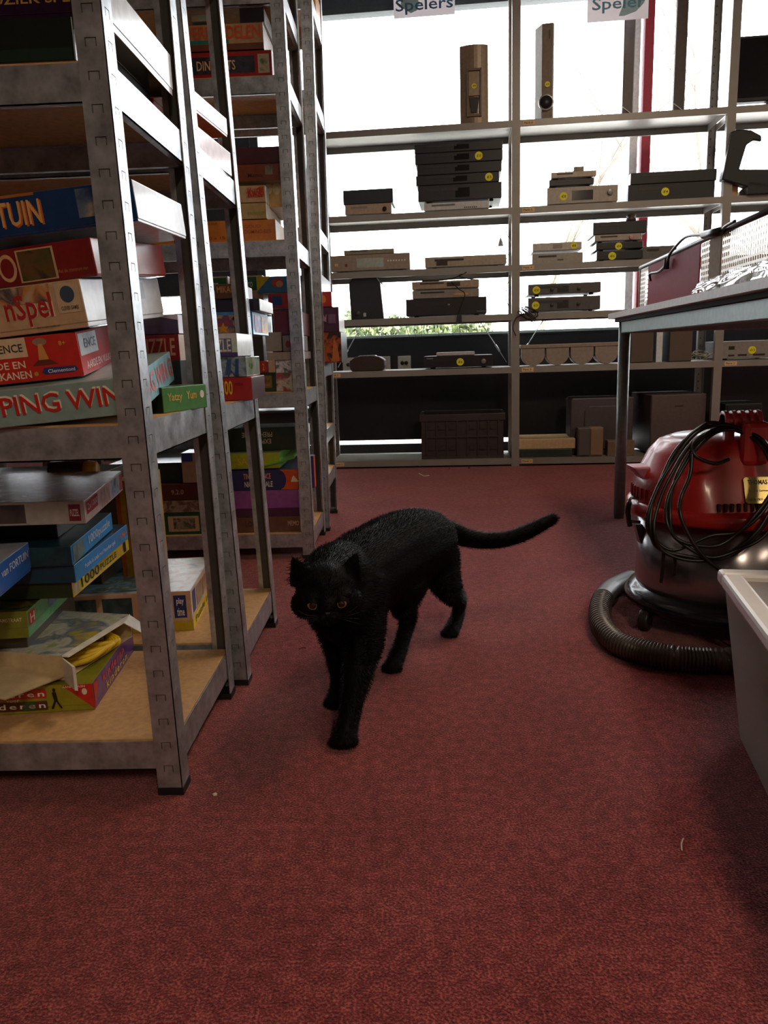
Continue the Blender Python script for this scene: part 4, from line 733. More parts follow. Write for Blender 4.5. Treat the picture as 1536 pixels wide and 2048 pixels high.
onrack(Y3, [
 ('puzzle_box', 'green puzzle box with a tractor picture on the third rack\'s lowest shelf', 250, 408, 1025, 1066, ('#14542c', '#1c5a32', '#245a3a'), [('p', 'f', (.56, .14, .95, .86), '#c9a883'), ('p', 'F', (.63, .26, .9, .76), ('#c9a883', '#2f4a2c', '#a8927a', '#26361f'))], {'z': z1}),
 ('puzzle_box', 'box with a faded animal picture on the green tractor box', 245, 408, 1000, 1024, (('#8f7a62', '#6b4a3c', '#a8927a', '#5a5a44'), '#8a7a68', '#8a7a68'), []),
 ('game_box', 'dark brown red game box reading 9 2 0 in the third rack', 230, 408, 967, 999, ('#50201c', '#5a2420', '#6b2f26'), [('t', 'f', '9.2.0', (.64, .36, .78, .66), '#c98a6a')]),
 ('game_box', 'dark teal game box behind the tilted blue and cream carton', 220, 366, 925, 966, ('#12251f', '#14302a', '#1a352d'), [], {'dy': .03}),
 ('game_box', 'cream carton with a blue end leaning at the left of the third rack', 366, 408, 905, 965, ('#9a7a62', '#2a3a7a', '#8a98a8'), [('p', 'f', (.05, .72, .55, .99), '#242f6a')], {'d': .1}),
 ('puzzle_box', 'brown picture puzzle box right on the third rack\'s lowest shelf', 462, 602, 1032, 1067, ('#6a4a38', '#6b4f40', '#7a5a44'), [('t', 'f', 'LOUVRE', (.22, .4, .5, .74), '#3a1f1a'), ('t', 'f', 'MEMO', (.82, .4, .98, .72), '#c8a896')], {'z': z1}),
 ('game_box', 'big purple game box wrapped in shiny film in the third rack', 455, 600, 979, 1031, ('#8f4c92', '#b0a0d6', '#8f5a96'), [('p', 'f', (.0, .0, .999, .32), '#4b2040')], {'rough': .12}),
 ('game_box', 'navy and orange game box above the purple one in the third rack', 452, 604, 938, 978, ('#23285a', '#d8501e', '#2f3568'), [('p', 'f', (.73, .0, .999, .999), '#d0501c'), ('c', 'F', (.72, .5, .08, .46), '#23285a'), ('t', 'F', 'TINY FLORENCE', (.24, .56, .6, .84), '#d8907a'), ('t', 'F', 'NIGHTINGALE', (.25, .16, .62, .44), '#e2d8c8'), ('g', 'F', [(.86, .38), (.88, .6), (.9, .7), (.93, .55), (.97, .38)], '#e8d8b8')]),
 ('game_box', 'green yellow game box on the navy and orange one in the third rack', 440, 560, 905, 936, ('#9aa51e', '#5fa52a', '#8a9a6a'), [('t', 'f', 'SAFARI', (.3, .25, .75, .7), '#c9a42a')], {'rot': (0, 0, 0)}),
 ('game_box', 'green flat game box tilted up at its right end in the third rack', 515, 590, 913, 931, ('#5aa52a', '#3a7a1e', '#6a9a4a'), [], {'rot': (0, -14, 0), 'dy': -.01, 'z': at(590, 916, Y3).z}),
 ('game_box', 'dark green game box in the third rack with its lettering upside down', 440, 592, 853, 899, ('#16281c', '#1a2c20', '#1e3024'), [('t', 'f', 'EXPEDITIE', (.68, .5, .36, .3), '#a89a84'), ('t', 'f', 'PREHISTORIE', (.70, .8, .3, .58), '#a89a84')], {'dy': .05}),
 ('game_box', 'black box with a grey white top filling the third rack under the second board', 452, 606, 824, 851, ('#15161a', '#2a2c30', '#9aa0a4'), [], {'dy': .07, 'z': at(452, 851, Y3+.07).z+.002}),
 # second board
 ('game_box', 'small dark green gold framed box at the left front of the third rack\'s second board', 517, 552, 745, 781, ('#1f3016', '#2a3a1e', '#30402a'), [('p', 'f', (.2, .2, .8, .85), '#7a6224'), ('p', 'F', (.3, .3, .7, .75), ('#4a2f16', '#b88a4a'))], {'z': z2}),
 ('game_box', 'flower printed small box beside the gold framed green one', 553, 592, 745, 781, (('#9aa58a', '#c8c8b4', '#a84a5a', '#4a6a34'), '#7a8a6a', '#b0b4a4'), [], {'z': z2}),
 ('game_box', 'small red card game box above the gold framed green one', 520, 536, 722, 745, ('#a8281c', '#8a2018', '#9a3a2a'), [('t', 'f', '2', (.35, .2, .6, .8), '#d8a83a')], {'d': .1}),
 ('game_box', 'plain cream block between the red card box and the silver wrapped box', 537, 551, 720, 745, ('#bda283', '#a88f72', '#c0a888'), [], {'d': .1}),
 ('game_box', 'silver film wrapped small box on the flower printed one', 552, 594, 720, 745, (('#8f9294', '#e8ebee', '#5f6264', '#c9ccce'), '#b0b4b8', '#d0d4d8'), [], {'rough': .1, 'd': .15}),
 ('game_box', 'grey cream flat box spanning above the small boxes of the third rack', 534, 600, 703, 719, ('#a89a8c', '#8a8078', '#b0a498'), [], {}),
 ('game_box', 'grey cream square box with its side panel in the third rack', 532, 564, 664, 702, ('#9a938a', '#8a8078', '#a8a49c'), [], {}),
 ('game_box', 'grey box with a dark red round emblem beside the grey cream square one', 566, 600, 670, 702, ('#77706c', '#6a6460', '#807a76'), [('c', 'f', (.32, .45, .14, .22), '#7a1424')], {'d': .2}),
 ('game_box', 'maroon upright game box behind the near post of the third rack', 549, 598, 620, 669, ('#6a1428', '#5a1020', '#5a1428'), [], {'dy': .02}),
 # third board
 ('puzzle_box', 'orange puzzle box with a blue corner label at the left of the third board', 300, 464, 441, 487, ('#c8761c', '#b0641a', '#c9803a'), [('p', 'f', (.3, .0, .61, .9), '#2f3f8a'), ('t', 'F', 'Ravensburger', (.34, .68, .6, .84), '#c8c4d8'), ('t', 'f', 'PUZZLE', (.67, .84, .84, .93), '#7a3a14'), ('t', 'f', '10 x 15', (.7, .14, .92, .28), '#7a3a14')], {'z': z3}),
 ('puzzle_box', 'orange puzzle box with faint brown print at the right of the third board', 466, 553, 438, 483, ('#cc7a1c', '#e0dcd8', '#c9803a'), [('t', 'f', 'GOUD', (.28, .62, .66, .78), '#9a4f14'), ('t', 'f', 'DOMINO REIS', (.28, .36, .9, .54), '#9a4f14')], {'z': z3}),
 ('game_box', 'cream film wrapped box on the orange ones in the third rack', 465, 534, 405, 437, ('#b9a06a', '#c9c6bc', '#b0a078'), [('t', 'f', 'memotion', (.45, .24, .95, .55), '#8a8f3a')], {'rough': .15}),
 ('game_box', 'cream game box with swirling red lettering in the third rack', 462, 532, 370, 404, ('#c2a47e', '#a8b4b0', '#b8a888'), [('p', 'f', (.45, .3, .96, .92), ('#d8a02a', '#b5341e', '#c2a47e', '#d8761e')), ('t', 'F', 'Kwik', (.5, .3, .92, .86), '#a8281c')], {'d': .24}),
 ('game_box', 'tan game box with pale rings behind the red lettered one', 470, 566, 360, 402, ('#b8945a', '#a8844e', '#b09058'), [('c', 'f', (.72, .72, .07, .22), '#cdb894'), ('c', 'f', (.88, .7, .08, .24), '#cdb894')], {'dy': .06, 'd': .24, 'z': at(470, 404, Y3+.06).z-.02}),
 ('game_box', 'orange brown game box with a small picture in the third rack', 470, 563, 326, 360, ('#7f3a1c', '#6a3018', '#7a3c20'), [('t', 'f', 'Memo', (.28, .22, .6, .46), '#2a1712'), ('p', 'f', (.66, .36, .82, .9), ('#2a3a24', '#b8a88a'))], {'dy': .02}),
 ('game_box', 'dark wine red game box topmost on the third board', 460, 562, 292, 325, ('#4a1220', '#3a0e1a', '#3a1220'), [], {'dy': .02}),
 # fourth board
 ('game_box', 'red framed game box with dark lettered panel on the fourth board of the third rack', 330, 545, 99, 145, ('#9a1f1c', '#7a1a18', '#8a2420'), [('p', 'f', (.05, .2, .84, .82), ('#1c1c26', '#3a3a48', '#1c1c26')), ('t', 'F', 'DINGBATS', (.3, .32, .66, .68), '#e0b48a'), ('p', 'f', (.87, .16, .975, .86), '#bfb090'), ('p', 'F', (.885, .22, .96, .8), ('#2f6a34', '#bfb090', '#b03a2a'))], {'z': z4}),
 ('game_box', 'cream game box with big orange capitals above the red framed one', 345, 528, 44, 97, ('#b08d64', '#d8d8da', '#a08060', '#5a3a24'), [('p', 'f', (.0, .0, .999, .24), '#6a3a20'), ('p', 'f', (.0, .26, .62, .4), '#1f7a78'), ('t', 'F', 'WERELDDELEN', (.1, .42, .97, .92), '#cf4a1e')], {}),
 ('game_box', 'black game box over the orange lettered one in the third rack', 480, 529, 14, 43, ('#1b1c26', '#c8ccd0', '#22242c'), [], {'d': .2}),
 ('game_box', 'light card box with a small sun on the orange lettered one', 383, 430, 28, 50, ('#8fa09a', '#7a8a84', '#8a9a94'), [('c', 'f', (.18, .5, .1, .25), '#c99a2a')], {'z': at(383, 44, Y3).z, 'd': .15}),
])
# fourth rack: boxes sticking out to the right
Y4 = 2.80
onrack(Y4, [
 ('game_box', 'black and orange game box with fiery figures, lowest in the pile before the window shelves', 560, 684, 664, 722, (('#1d1213', '#2a1516', '#a8501e', '#241414'), '#2a1a16', '#4a2a20'), [('g', 'f', [(.62, .05), (.66, .75), (.72, .55), (.8, .05)], '#9a4a1c'), ('g', 'f', [(.84, .05), (.88, .8), (.93, .6), (.97, .05)], '#b0622a')], {'z': .6105}),
 ('game_box', 'plum purple game box in the pile sticking out of the farthest rack', 545, 679, 614, 663, ('#431a3c', '#d0ccd6', '#4a2244'), [('p', 'f', (.84, .35, .95, .72), '#6a4a68'), ('g', 'f', [(.74, .5), (.76, .8), (.79, .6), (.82, .75), (.81, .4)], '#9a7a94')], {'d': .24}),
 ('game_box', 'red game box with white side in the pile sticking out of the farthest rack', 537, 664, 583, 613, ('#a8241c', '#e2dcde', '#b0342c'), [('c', 'f', (.87, .5, .04, .26), '#d07a2a'), ('p', 'f', (.06, .2, .22, .8), '#2a4a8a')], {'d': .29}),
 ('game_box', 'blue and yellow game box crowning the pile sticking out of the farthest rack', 514, 645, 549, 582, ('#2a6a94', '#d4dee6', '#b8c0b0'), [('g', 'f', [(0, .999), (.22, .999), (0, .1)], '#b8a21e'), ('c', 'f', (.32, .6, .09, .3), '#b03a2a'), ('c', 'F', (.35, .52, .055, .2), '#c98a6a')], {'d': .3}),
 ('game_box', 'cream box with green label left on the farthest rack, one of two', 395, 458, 552, 598, ('#c2a57a', '#b09468', '#b8a078'), [('p', 'f', (.0, .62, .96, .96), '#1f6a3c'), ('t', 'F', 'Bistro', (.3, .7, .7, .9), '#d8d8c0')], {'dy': .03, 'd': .2, 'z': .79}),
 ('game_box', 'cream box with green label right of its twin on the farthest rack', 462, 527, 550, 598, ('#c2a57a', '#b09468', '#b8a078'), [('p', 'f', (.06, .62, .96, .96), '#1f6a3c'), ('t', 'F', 'Bistro', (.3, .7, .7, .9), '#d8d8c0')], {'dy': .03, 'd': .2, 'z': .79}),
 ('game_box', 'plain dark boxes base under the cream green labelled pair', 395, 527, 600, 700, ('#3a332c', '#3a332c', '#5a5248'), [], {'dy': .03, 'd': .2, 'z': .6105}),
 ('game_box', 'orange spined book box standing on the top shelf of the farthest rack', 615, 634, -30, 66, ('#c98a2a', '#d8902e', '#c98a3a'), [], {'dy': .12, 'd': .16, 'z': 1.7905}),
 ('game_box', 'navy and orange box corner low in the farthest rack', 600, 629, 912, 956, ('#2a2f66', '#d04a20', '#30356a'), [], {'dy': -.25, 'd': .04, 'z': .2005}),
])
# ------------------------------------------------------------------ work table
TZ = .752; TR = math.radians(3.9)
tb = empty('work_table', (.745, 2.92, 0), 0); tb.rotation_euler = (0, 0, -TR+0); tag(tb, 'pale topped work table with grey steel frame at the right', 'table')
TW, TL = .85, 1.75
bm = NB(); box(bm, 0, TW, -TL, 0, TZ-.020, TZ); obj('tabletop', bm, mat('#c9bdb0', .35, name='laminate'), tb, bevel=.004)
bm = NB(); box(bm, -.0006, .0, -TL+.003, -.003, TZ-.019, TZ-.001); obj('edge_band', bm, mat('#bfb0a4', .4), tb)
fm = mat('#7d8685', .38, .5, name='grey_frame_paint')
for nm, a in (('side_rail', (.035, .065, -TL+.05, -.05)), ('side_rail', (TW-.065, TW-.035, -TL+.05, -.05)), ('end_rail', (.05, TW-.05, -.065, -.035)), ('end_rail', (.05, TW-.05, -TL+.035, -TL+.065))):
    bm = NB(); box(bm, *a, TZ-.072, TZ-.030); obj(nm, bm, fm, tb, bevel=.003)
bm = NB(); box(bm, .02, TW-.02, -TL+.02, -.02, TZ-.032, TZ-.0205); obj('dark_gap_fill', bm, mat('#1c1a1a', .8), tb)  # dark sheet filling the gap under the top, its shade as colour
for x in (.05, TW-.05):
    for y in (-.05, -TL+.05):
        bm = NB(); lathe(bm, [(.0, 0), (.018, 0), (.0185, .012), (.0205, .013), (.0205, TZ-.03)], 28, (x, y, 0)); obj('leg', bm, fm, tb)
def T(x, y, z=0): 
    c, s = math.cos(-TR), math.sin(-TR); return Vector((.745+x*c-y*s, 2.92+x*s+y*c, TZ+z))
# red panelled appliance on the table
AX = .052
ap = empty('red_appliance', T(AX, 0)); ap.rotation_euler = (0, 0, -TR); tag(ap, 'long box appliance with glossy red side panel and perforated steel ends on the table', 'appliance')
def apx(px, py, off=-.012):    # point of the appliance's long side seen at px, py
    d = ray(px, py); n = Vector((math.cos(-TR), math.sin(-TR), 0)); p0 = T(AX+off, 0)
    t = n.dot(p0-Vector((0, 0, EYE)))/n.dot(d); w = Vector((0, 0, EYE))+d*t-T(AX, 0)
    return (off, -w.x*math.sin(-TR)+w.y*math.cos(-TR), w.z)
yA, yB, yC, yD, yE, yF = [apx(x, 540, 0)[1] for x in (1281, 1297, 1399, 1402, 1418, 1441)]
AH = apx(1281, 532, 0)[2]; AL = -1.72
def perf(y0, y1, z0, z1, nm, cell=.0125, hole=.6):
    bm = NB(); ny = max(3, int(abs(y1-y0)/cell)); nz = int((z1-z0)/cell); cy_, cz_ = abs(y1-y0)/ny, (z1-z0)/nz; g = (1-hole)/2; y0, y1 = min(y0, y1), max(y0, y1)
    for i in range(ny+1):
        y = y0+i*cy_; box(bm, 0, .0012, max(y0, y-g*cy_), min(y1, y+g*cy_), z0, z1)
    for j in range(nz+1):
        z = z0+j*cz_; box(bm, .0001, .0011, y0, y1, max(z0, z-g*cz_), min(z1, z+g*cz_))
    return obj(nm, bm, mat('#b3aaa0', .3, .7), ap, kind='stuff')
perf(yB, yA, .006, AH-.012, 'perforated_strip')
bm = NB(); box(bm, -.001, .002, yC, yB, .004, AH-.010); obj('red_panel', bm, mat('#9c1f36', .45, 0, spec=.02, name='red_gloss'), ap, bevel=.001)
perf(yE, yD, .006, AH-.012, 'perforated_strip')
bm = NB(); box(bm, -.001, .02, yF, yE, .002, AH-.010); obj('tan_post', bm, mat('#a08466', .6, spec=.05), ap, bevel=.001)
perf(AL+.03, yF-.004, .006, AH-.012, 'perforated_panel')
bm = NB(); cyl(bm, (.002, yA+.004, AH-.006), (.002, AL+.02, AH-.006), .007, 12); obj('top_tube', bm, mat('#3a3038', .35, .3), ap)
bm = NB(); box(bm, .02, .26, AL+.02, yA, .01, .03); obj('bottom_plate', bm, mat('#c9c5bf', .4), ap)
bm = NB(); cyl(bm, (.001, yA+.003, AH-.01), (.001, yA+.003, .0), .004, 10); obj('corner_tube', bm, mat('#b9b2aa', .35, .5), ap)
cp = [apx(*p) for p in ((1301, 561), (1300, 548), (1318, 543), (1333, 528), (1340, 508), (1356, 488), (1372, 474), (1392, 470), (1408, 470))]
bm = NB(); tube(bm, catmull(cp, 8), .0038, 8); k = cp[3]; cyl(bm, (k[0], k[1], k[2]-.014), (k[0], k[1], k[2]+.014), .008, 12)
cyl(bm, cp[-1], apx(1443, 462), .0095, 12); tube(bm, catmull([apx(1443, 462), apx(1452, 452), apx(1470, 442)], 6), .0035, 8)
cb = obj('power_cable', bm, mat('#17161b', .35, name='black_rubber'), loc=ap.location, rot=(0, 0, -TR)); tag(cb, 'black power cable draped over the red appliance on the table', 'cable')
# clear plastic sheet
bm = NB(); nx, ny = 22, 70; vs = []; yFilm = apx(1396, 580, -.03)[1]
for i in range(nx+1):
    for j in range(ny+1):
        x = .006+.040*i/nx; y = yFilm+(-1.7-yFilm)*j/ny; hgt = .004+.036*math.sin(PI*i/nx)*(.75+.45*noise.noise(Vector((x*20, y*7, 1))))+.003*noise.noise(Vector((x*40, y*12, 4)))
        if i in (0, nx): hgt = .002
        if j in (0, ny): hgt *= .6
        vs.append(T(x+.006*noise.noise(Vector((y*12, i*.3, 2))), y, max(.0015, hgt)))
P(bm, vs, [(i*(ny+1)+j, (i+1)*(ny+1)+j, (i+1)*(ny+1)+j+1, i*(ny+1)+j+1) for i in range(nx) for j in range(ny)], 0, True)
tag(obj('plastic_sheet', bm, glassmat(refl=.10, rough=.08, opacity=.22, col='#8f8880')), 'crumpled clear plastic film lying along the table edge', 'plastic film')
# ------------------------------------------------------------------ vacuum cleaner
VC = Vector((.725, 1.755, 0)); vc = empty('vacuum_cleaner', VC); tag(vc, 'red lidded drum vacuum cleaner with steel tub under the table edge', 'vacuum cleaner')
VR = mat('#a8201c', .32, coat=.3, name='red_plastic', var=.05); BLK = mat('#15151a', .22, coat=.4, name='black_plastic', var=.05)
bm = NB(); lathe(bm, [(.188, .085), (.190, .10), (.190, .272)], 56); obj('drum', bm, mat('#8b8688', .22, .92, name='brushed_drum', var=.05), vc)
bm = NB(); lathe(bm, [(.15, .035), (.195, .04), (.212, .052), (.214, .066), (.205, .080), (.192, .088), (.186, .092)], 56); obj('base_ring', bm, BLK, vc)
for a in (200, 262, 335, 60, 130):
    a = math.radians(a); c = Vector((.205*math.cos(a), .205*math.sin(a), .026)); t = Vector((-math.sin(a+.6), math.cos(a+.6), 0))
    bm = NB(); cyl(bm, c-t*.011, c+t*.011, .025, 24); w_ = obj('caster', bm, mat('#2c241f', .4), vc, bevel=.003)
    bm = NB(); cyl(bm, c-t*.0125, c+t*.0125, .012, 16); box(bm, c.x*.93-.01, c.x*.93+.01, c.y*.93-.01, c.y*.93+.01, .035, .06); obj('caster_fork', bm, BLK, w_)
bm = NB(); lathe(bm, [(.19, .262), (.214, .262), (.217, .268), (.217, .286), (.212, .292), (.203, .294)], 56); obj('lid_rim', bm, VR, vc)
# domed lid: round at the rim, flattened facing the camera
bm = NB(); n = 56; rows = [(.206, .292), (.203, .33), (.192, .362), (.188, .365), (.172, .40), (.150, .425), (.120, .436), (.06, .440), (.001, .441)]
vs = []
for r, z in rows:
    for i in range(n):
        a = 2*PI*i/n; x, y = r*math.cos(a), r*math.sin(a); lim = -.178+(z-.292)*.42
        if y < lim and r > .05: y = lim+(y-lim)*.12
        vs.append((x, y, z))
P(bm, vs, [(j*n+i, j*n+(i+1) % n, (j+1)*n+(i+1) % n, (j+1)*n+i) for j in range(len(rows)-1) for i in range(n)], 0, True); obj('lid', bm, VR, vc)
bm = NB()
for x in [-.085+.0135*i for i in range(7)]+[.03+.0135*i for i in range(6)]:
    y = -math.sqrt(max(0, .2045**2-x*x)); y = max(y, -.179)
    box(bm, x-.003, x+.003, y-.0035, y+.004, .297, .313)
obj('vent_slots', bm, mat('#2a0f0f', .6), vc)
bm = NB()
for k in range(7):
    a = math.radians(168+5.5*k); box(bm, .2055*math.cos(a)-.002, .2055*math.cos(a)+.002, .2055*math.sin(a)-.002, .2055*math.sin(a)+.002, .298, .325)
obj('side_ribs', bm, mat('#8a1a18', .35), vc)
bm = NB(); box(bm, -.03, .026, -.150, -.118, .385, .478); hd = obj('handle_post', bm, VR, vc, bevel=.012)
bm = NB()
for k in range(5): cyl(bm, (-.055+.017*k, -.095, .476), (-.046+.017*k, -.095, .476), .022, 24)
cyl(bm, (-.055, -.095, .476), (.025, -.095, .476), .0165, 20); obj('ribbed_grip', bm, mat('#c43a48', .3, coat=.3), vc, bevel=.001)
for x in (-.05, .01):
    bm = NB(); box(bm, x, x+.02, -.105, -.085, .42, .475); obj('grip_support', bm, VR, vc, bevel=.004)
bm = NB(); prism(bm, [(-.222, .372), (-.166, .372), (-.166, .345), (-.19, .335), (-.205, .352)], -.03, .03, axis='y'); obj('hose_inlet', bm, mat('#b06a80', .4), vc, bevel=.005)
lb_y = -.1535
bm = NB(); M_ = Matrix.Translation((-.001, -.1685, .3385)) @ Matrix.Rotation(math.radians(-23), 4, 'X')
prism(bm, [(-.030, -.024), (-.026, -.028), (.026, -.028), (.030, -.024), (.030, .024), (.026, .028), (-.026, .028), (-.030, .024)], -.001, .001, axis='y'); o = obj('rating_label', bm, mat('#b8a468', .18, .75, name='gold_foil'), vc); o.location = M_.translation; o.rotation_euler = M_.to_euler()
lettering('THOMAS', (-.022, .012, .018, .022), lambda a, b: (a, -.0016, b), '#1d1810', o); lettering('1300 W  230 V ~ 50 Hz', (-.024, -.022, .022, -.017), lambda a, b: (a, -.0016, b), '#3a3224', o)
lettering('Made in Germany', (-.02, -.004, .02, .001), lambda a, b: (a, -.0016, b), '#6a5c3a', o)
for a in (186, 350):
    a = math.radians(a); c = Vector((.222*math.cos(a), .222*math.sin(a), 0)); q = Vector((.199*math.cos(a), .199*math.sin(a), 0))
    bm = NB(); tube(bm, catmull([(q.x, q.y, .298), (c.x, c.y, .300), (c.x*1.01, c.y*1.01, .285), (c.x*1.01, c.y*1.01, .25), (q.x, q.y, .243)], 6), .0035, 8); l = obj('latch', bm, mat('#8f9294', .25, .9), vc)
    bm = NB(); tube(bm, catmull([(c.x*1.012, c.y*1.012, .292), (c.x*1.03, c.y*1.03, .27), (c.x*1.0, c.y*1.0, .235)], 5), .006, 8); obj('latch_lever', bm, BLK, l)
bm = NB(); prism(bm, [(-.205, .235), (-.186, .235), (-.186, .19), (-.192, .19)], -.012, .012, axis='y'); obj('lower_hook', bm, mat('#56585c', .3, .7), vc)
# power cord wound round the lid
cord = mat('#16130f', .35, name='black_cord', var=.03); bm = NB(); r_ = random.Random(11)
def vpt(px, py, dy): 
    return at(px, py, VC.y+dy)
loops = [
 [(1438, 850, -.12), (1390, 868, -.15), (1345, 925, -.185), (1310, 990, -.20), (1300, 1050, -.225), (1315, 1095, -.225), (1370, 1112, -.24), (1440, 1118, -.24), (1500, 1085, -.24), (1545, 1020, -.24), (1560, 950, -.21), (1530, 885, -.17), (1480, 858, -.13)],
 [(1438, 858, -.125), (1385, 885, -.16), (1345, 945, -.195), (1318, 1005, -.21), (1308, 1062, -.23), (1330, 1105, -.235), (1395, 1122, -.245), (1460, 1105, -.245), (1520, 1055, -.245), (1552, 980, -.225), (1540, 910, -.18), (1485, 865, -.135)],
 [(1436, 846, -.115), (1400, 855, -.14), (1352, 900, -.17), (1322, 960, -.19), (1298, 1020, -.215), (1296, 1060, -.22), (1318, 1088, -.225), (1352, 1100, -.23), (1420, 1072, -.235), (1480, 1062, -.24), (1535, 1010, -.235), (1558, 930, -.2), (1515, 872, -.15)],
 [(1440, 862, -.13), (1395, 895, -.17), (1358, 950, -.195), (1335, 1000, -.21), (1335, 1050, -.235), (1362, 1085, -.24), (1420, 1115, -.25), (1480, 1098, -.25), (1530, 1070, -.25), (1570, 1000, -.24), (1560, 925, -.2), (1490, 868, -.14)],
 [(1442, 856, -.125), (1408, 872, -.15), (1370, 920, -.185), (1345, 975, -.20), (1340, 1030, -.23), (1350, 1075, -.24), (1400, 1092, -.245), (1450, 1085, -.245), (1510, 1030, -.24), (1548, 965, -.215), (1525, 895, -.17), (1482, 862, -.13)]]
for L in loops: tube(bm, catmull([vpt(*p) for p in L], 7, True), .0038, 8, closed=True)
tube(bm, catmull([vpt(*p) for p in [(1457, 919, -.168), (1430, 927, -.185), (1395, 915, -.19), (1383, 895, -.18), (1392, 880, -.165), (1420, 868, -.14)]], 7), .004, 8)
tube(bm, catmull([vpt(*p) for p in [(1384, 905, -.185), (1380, 950, -.2), (1362, 995, -.21), (1360, 1025, -.23), (1372, 1060, -.24), (1400, 1105, -.25), (1440, 1140, -.25), (1480, 1155, -.24)]], 7), .004, 8)
tube(bm, catmull([vpt(*p) for p in [(1328, 1095, -.225), (1326, 1130, -.222), (1322, 1165, -.22)]], 5), .0038, 8); tube(bm, catmull([vpt(*p) for p in [(1346, 1098, -.23), (1350, 1125, -.225), (1348, 1150, -.222)]], 5), .0038, 8)
pc = obj('power_cord', bm, cord, vc, loc=-VC); tag(pc, 'black power cord wound in loops')
# ribbed suction hose on the carpet
pth = [onz(x, y, .026) for x, y in ((1262, 1158), (1222, 1178), (1202, 1208), (1203, 1248), (1232, 1283), (1285, 1304), (1350, 1316), (1420, 1321), (1490, 1318))]+[Vector((.83, 1.53, .026)), Vector((.95, 1.62, .026)), Vector((1.0, 1.78, .026))]
pts = catmull(pth, 40); d_ = 0; res = [pts[0]]
for a, b in zip(pts, pts[1:]):
    if (b-res[-1]).length > .0016: res.append(b)
nsm = int(len(res)*.16)
rad = [(.0245 if i < nsm else (.0265 if (i//2) % 2 else .0222)) for i in range(len(res))]
bm = NB(); tube(bm, res, rad, 16); ho = obj('suction_hose', bm, mat('#4a3f38', .35, name='hose_plastic', var=.05), vc, loc=-VC); tag(ho, 'ribbed dark grey hose')
# ------------------------------------------------------------------ white storage box
BX = empty('storage_box', (.535, 1.18, 0)); BX.rotation_euler = (0, 0, math.radians(-10.5)); tag(BX, 'white translucent plastic storage box with a flat lid at the right edge', 'storage box')
def frost():
    m = bpy.data.materials.new('frosted_plastic'); m.use_nodes = True; nt = m.node_tree; b = nt.nodes['Principled BSDF']
    b.inputs['Base Color'].default_value = lin('#e6dfda'); b.inputs['Roughness'].default_value = .38
    b.inputs['Subsurface Weight'].default_value = .25; b.inputs['Subsurface Radius'].default_value = (.02, .02, .02)
    return m
FR = frost(); bw, bl, bh = .40, .58, .262
bm = NB(); v = []
for z, e in ((0, 0), (bh, .035)):
    v += [(-e, e*.5, z), (bw+e, e*.5, z), (bw+e, -bl-e, z), (-e, -bl-e, z)]
P(bm, v, [(0, 1, 2, 3), (0, 4, 5, 1), (1, 5, 6, 2), (2, 6, 7, 3), (3, 7, 4, 0)]); bmesh.ops.solidify(bm, geom=bm.faces[:], thickness=.002)
obj('tub', bm, FR, BX, bevel=.004)
e = .045; LW = mat('#ece8e8', .35, name='white_lid', var=.02)
def ring(bm, x0, x1, y0, y1, w, z0, z1):
    box(bm, x0, x1, y1-w, y1, z0, z1); box(bm, x0, x1, y0, y0+w, z0, z1); box(bm, x0, x0+w, y0+w, y1-w, z0, z1); box(bm, x1-w, x1, y0+w, y1-w, z0, z1)
bm = NB(); ring(bm, -e, bw+e, -bl-e, e*.6, .032, .262, .284); obj('lid_rim', bm, LW, BX, bevel=.006)
bm = NB(); box(bm, -e+.03, bw+e-.03, -bl-e+.03, e*.6-.03, .268, .272); p = obj('lid_panel', bm, mat('#aaa3a2', .4, var=.05), BX)
bm = NB()
for k in range(5): tube(bm, catmull([(.05+.03*k, -.06-.02*k, .2735), (.08+.03*k, -.04-.03*k, .274), (.10+.04*k, -.07, .2735)], 5), .0016, 5)
obj('moulded_mark', bm, mat('#8f8a8c', .5), p)
# ------------------------------------------------------------------ bits on the carpet
for i, (px, py, s, c, lb) in enumerate([(430, 1591, .004, '#d8cfae', 'tiny pale crumb on the carpet beside the nearest rack post'), (938, 937, .008, '#4a2a22', 'small brown crumb under the window shelving near the middle post'), (899, 937, .004, '#2a1a16', 'dark speck on the carpet under the window shelving'), (840, 933, .006, '#e8e4d0', 'white scrap on the lit carpet strip under the crate')]):
    bm = NB(); bmesh.ops.create_icosphere(bm, subdivisions=1, radius=s); 
    for v_ in bm.verts: v_.co.z *= .6
    q = onz(px, py, 0); tag(obj('crumb', bm, mat(c, .8), loc=(q.x, q.y, s*.5)), lb, 'crumb')
def scrap(pts, r, c, lb):
    bm = NB(); tube(bm, catmull([onz(x, y, .002) for x, y in pts], 5), r, 5); tag(obj('carpet_scrap', bm, mat(c, .8)), lb, 'scrap')
scrap([(1367, 1677), (1363, 1688), (1364, 1702)], .0011, '#d8c8b4', 'thin curved pale thread on the carpet at the lower right')
scrap([(838, 947), (848, 952), (858, 951)], .003, '#c9b8a0', 'curled paper scrap on the carpet before the window shelving')
scrap([(598, 1298), (606, 1295), (612, 1296)], .0009, '#5a1a18', 'dark red fibre on the carpet left of the cat')
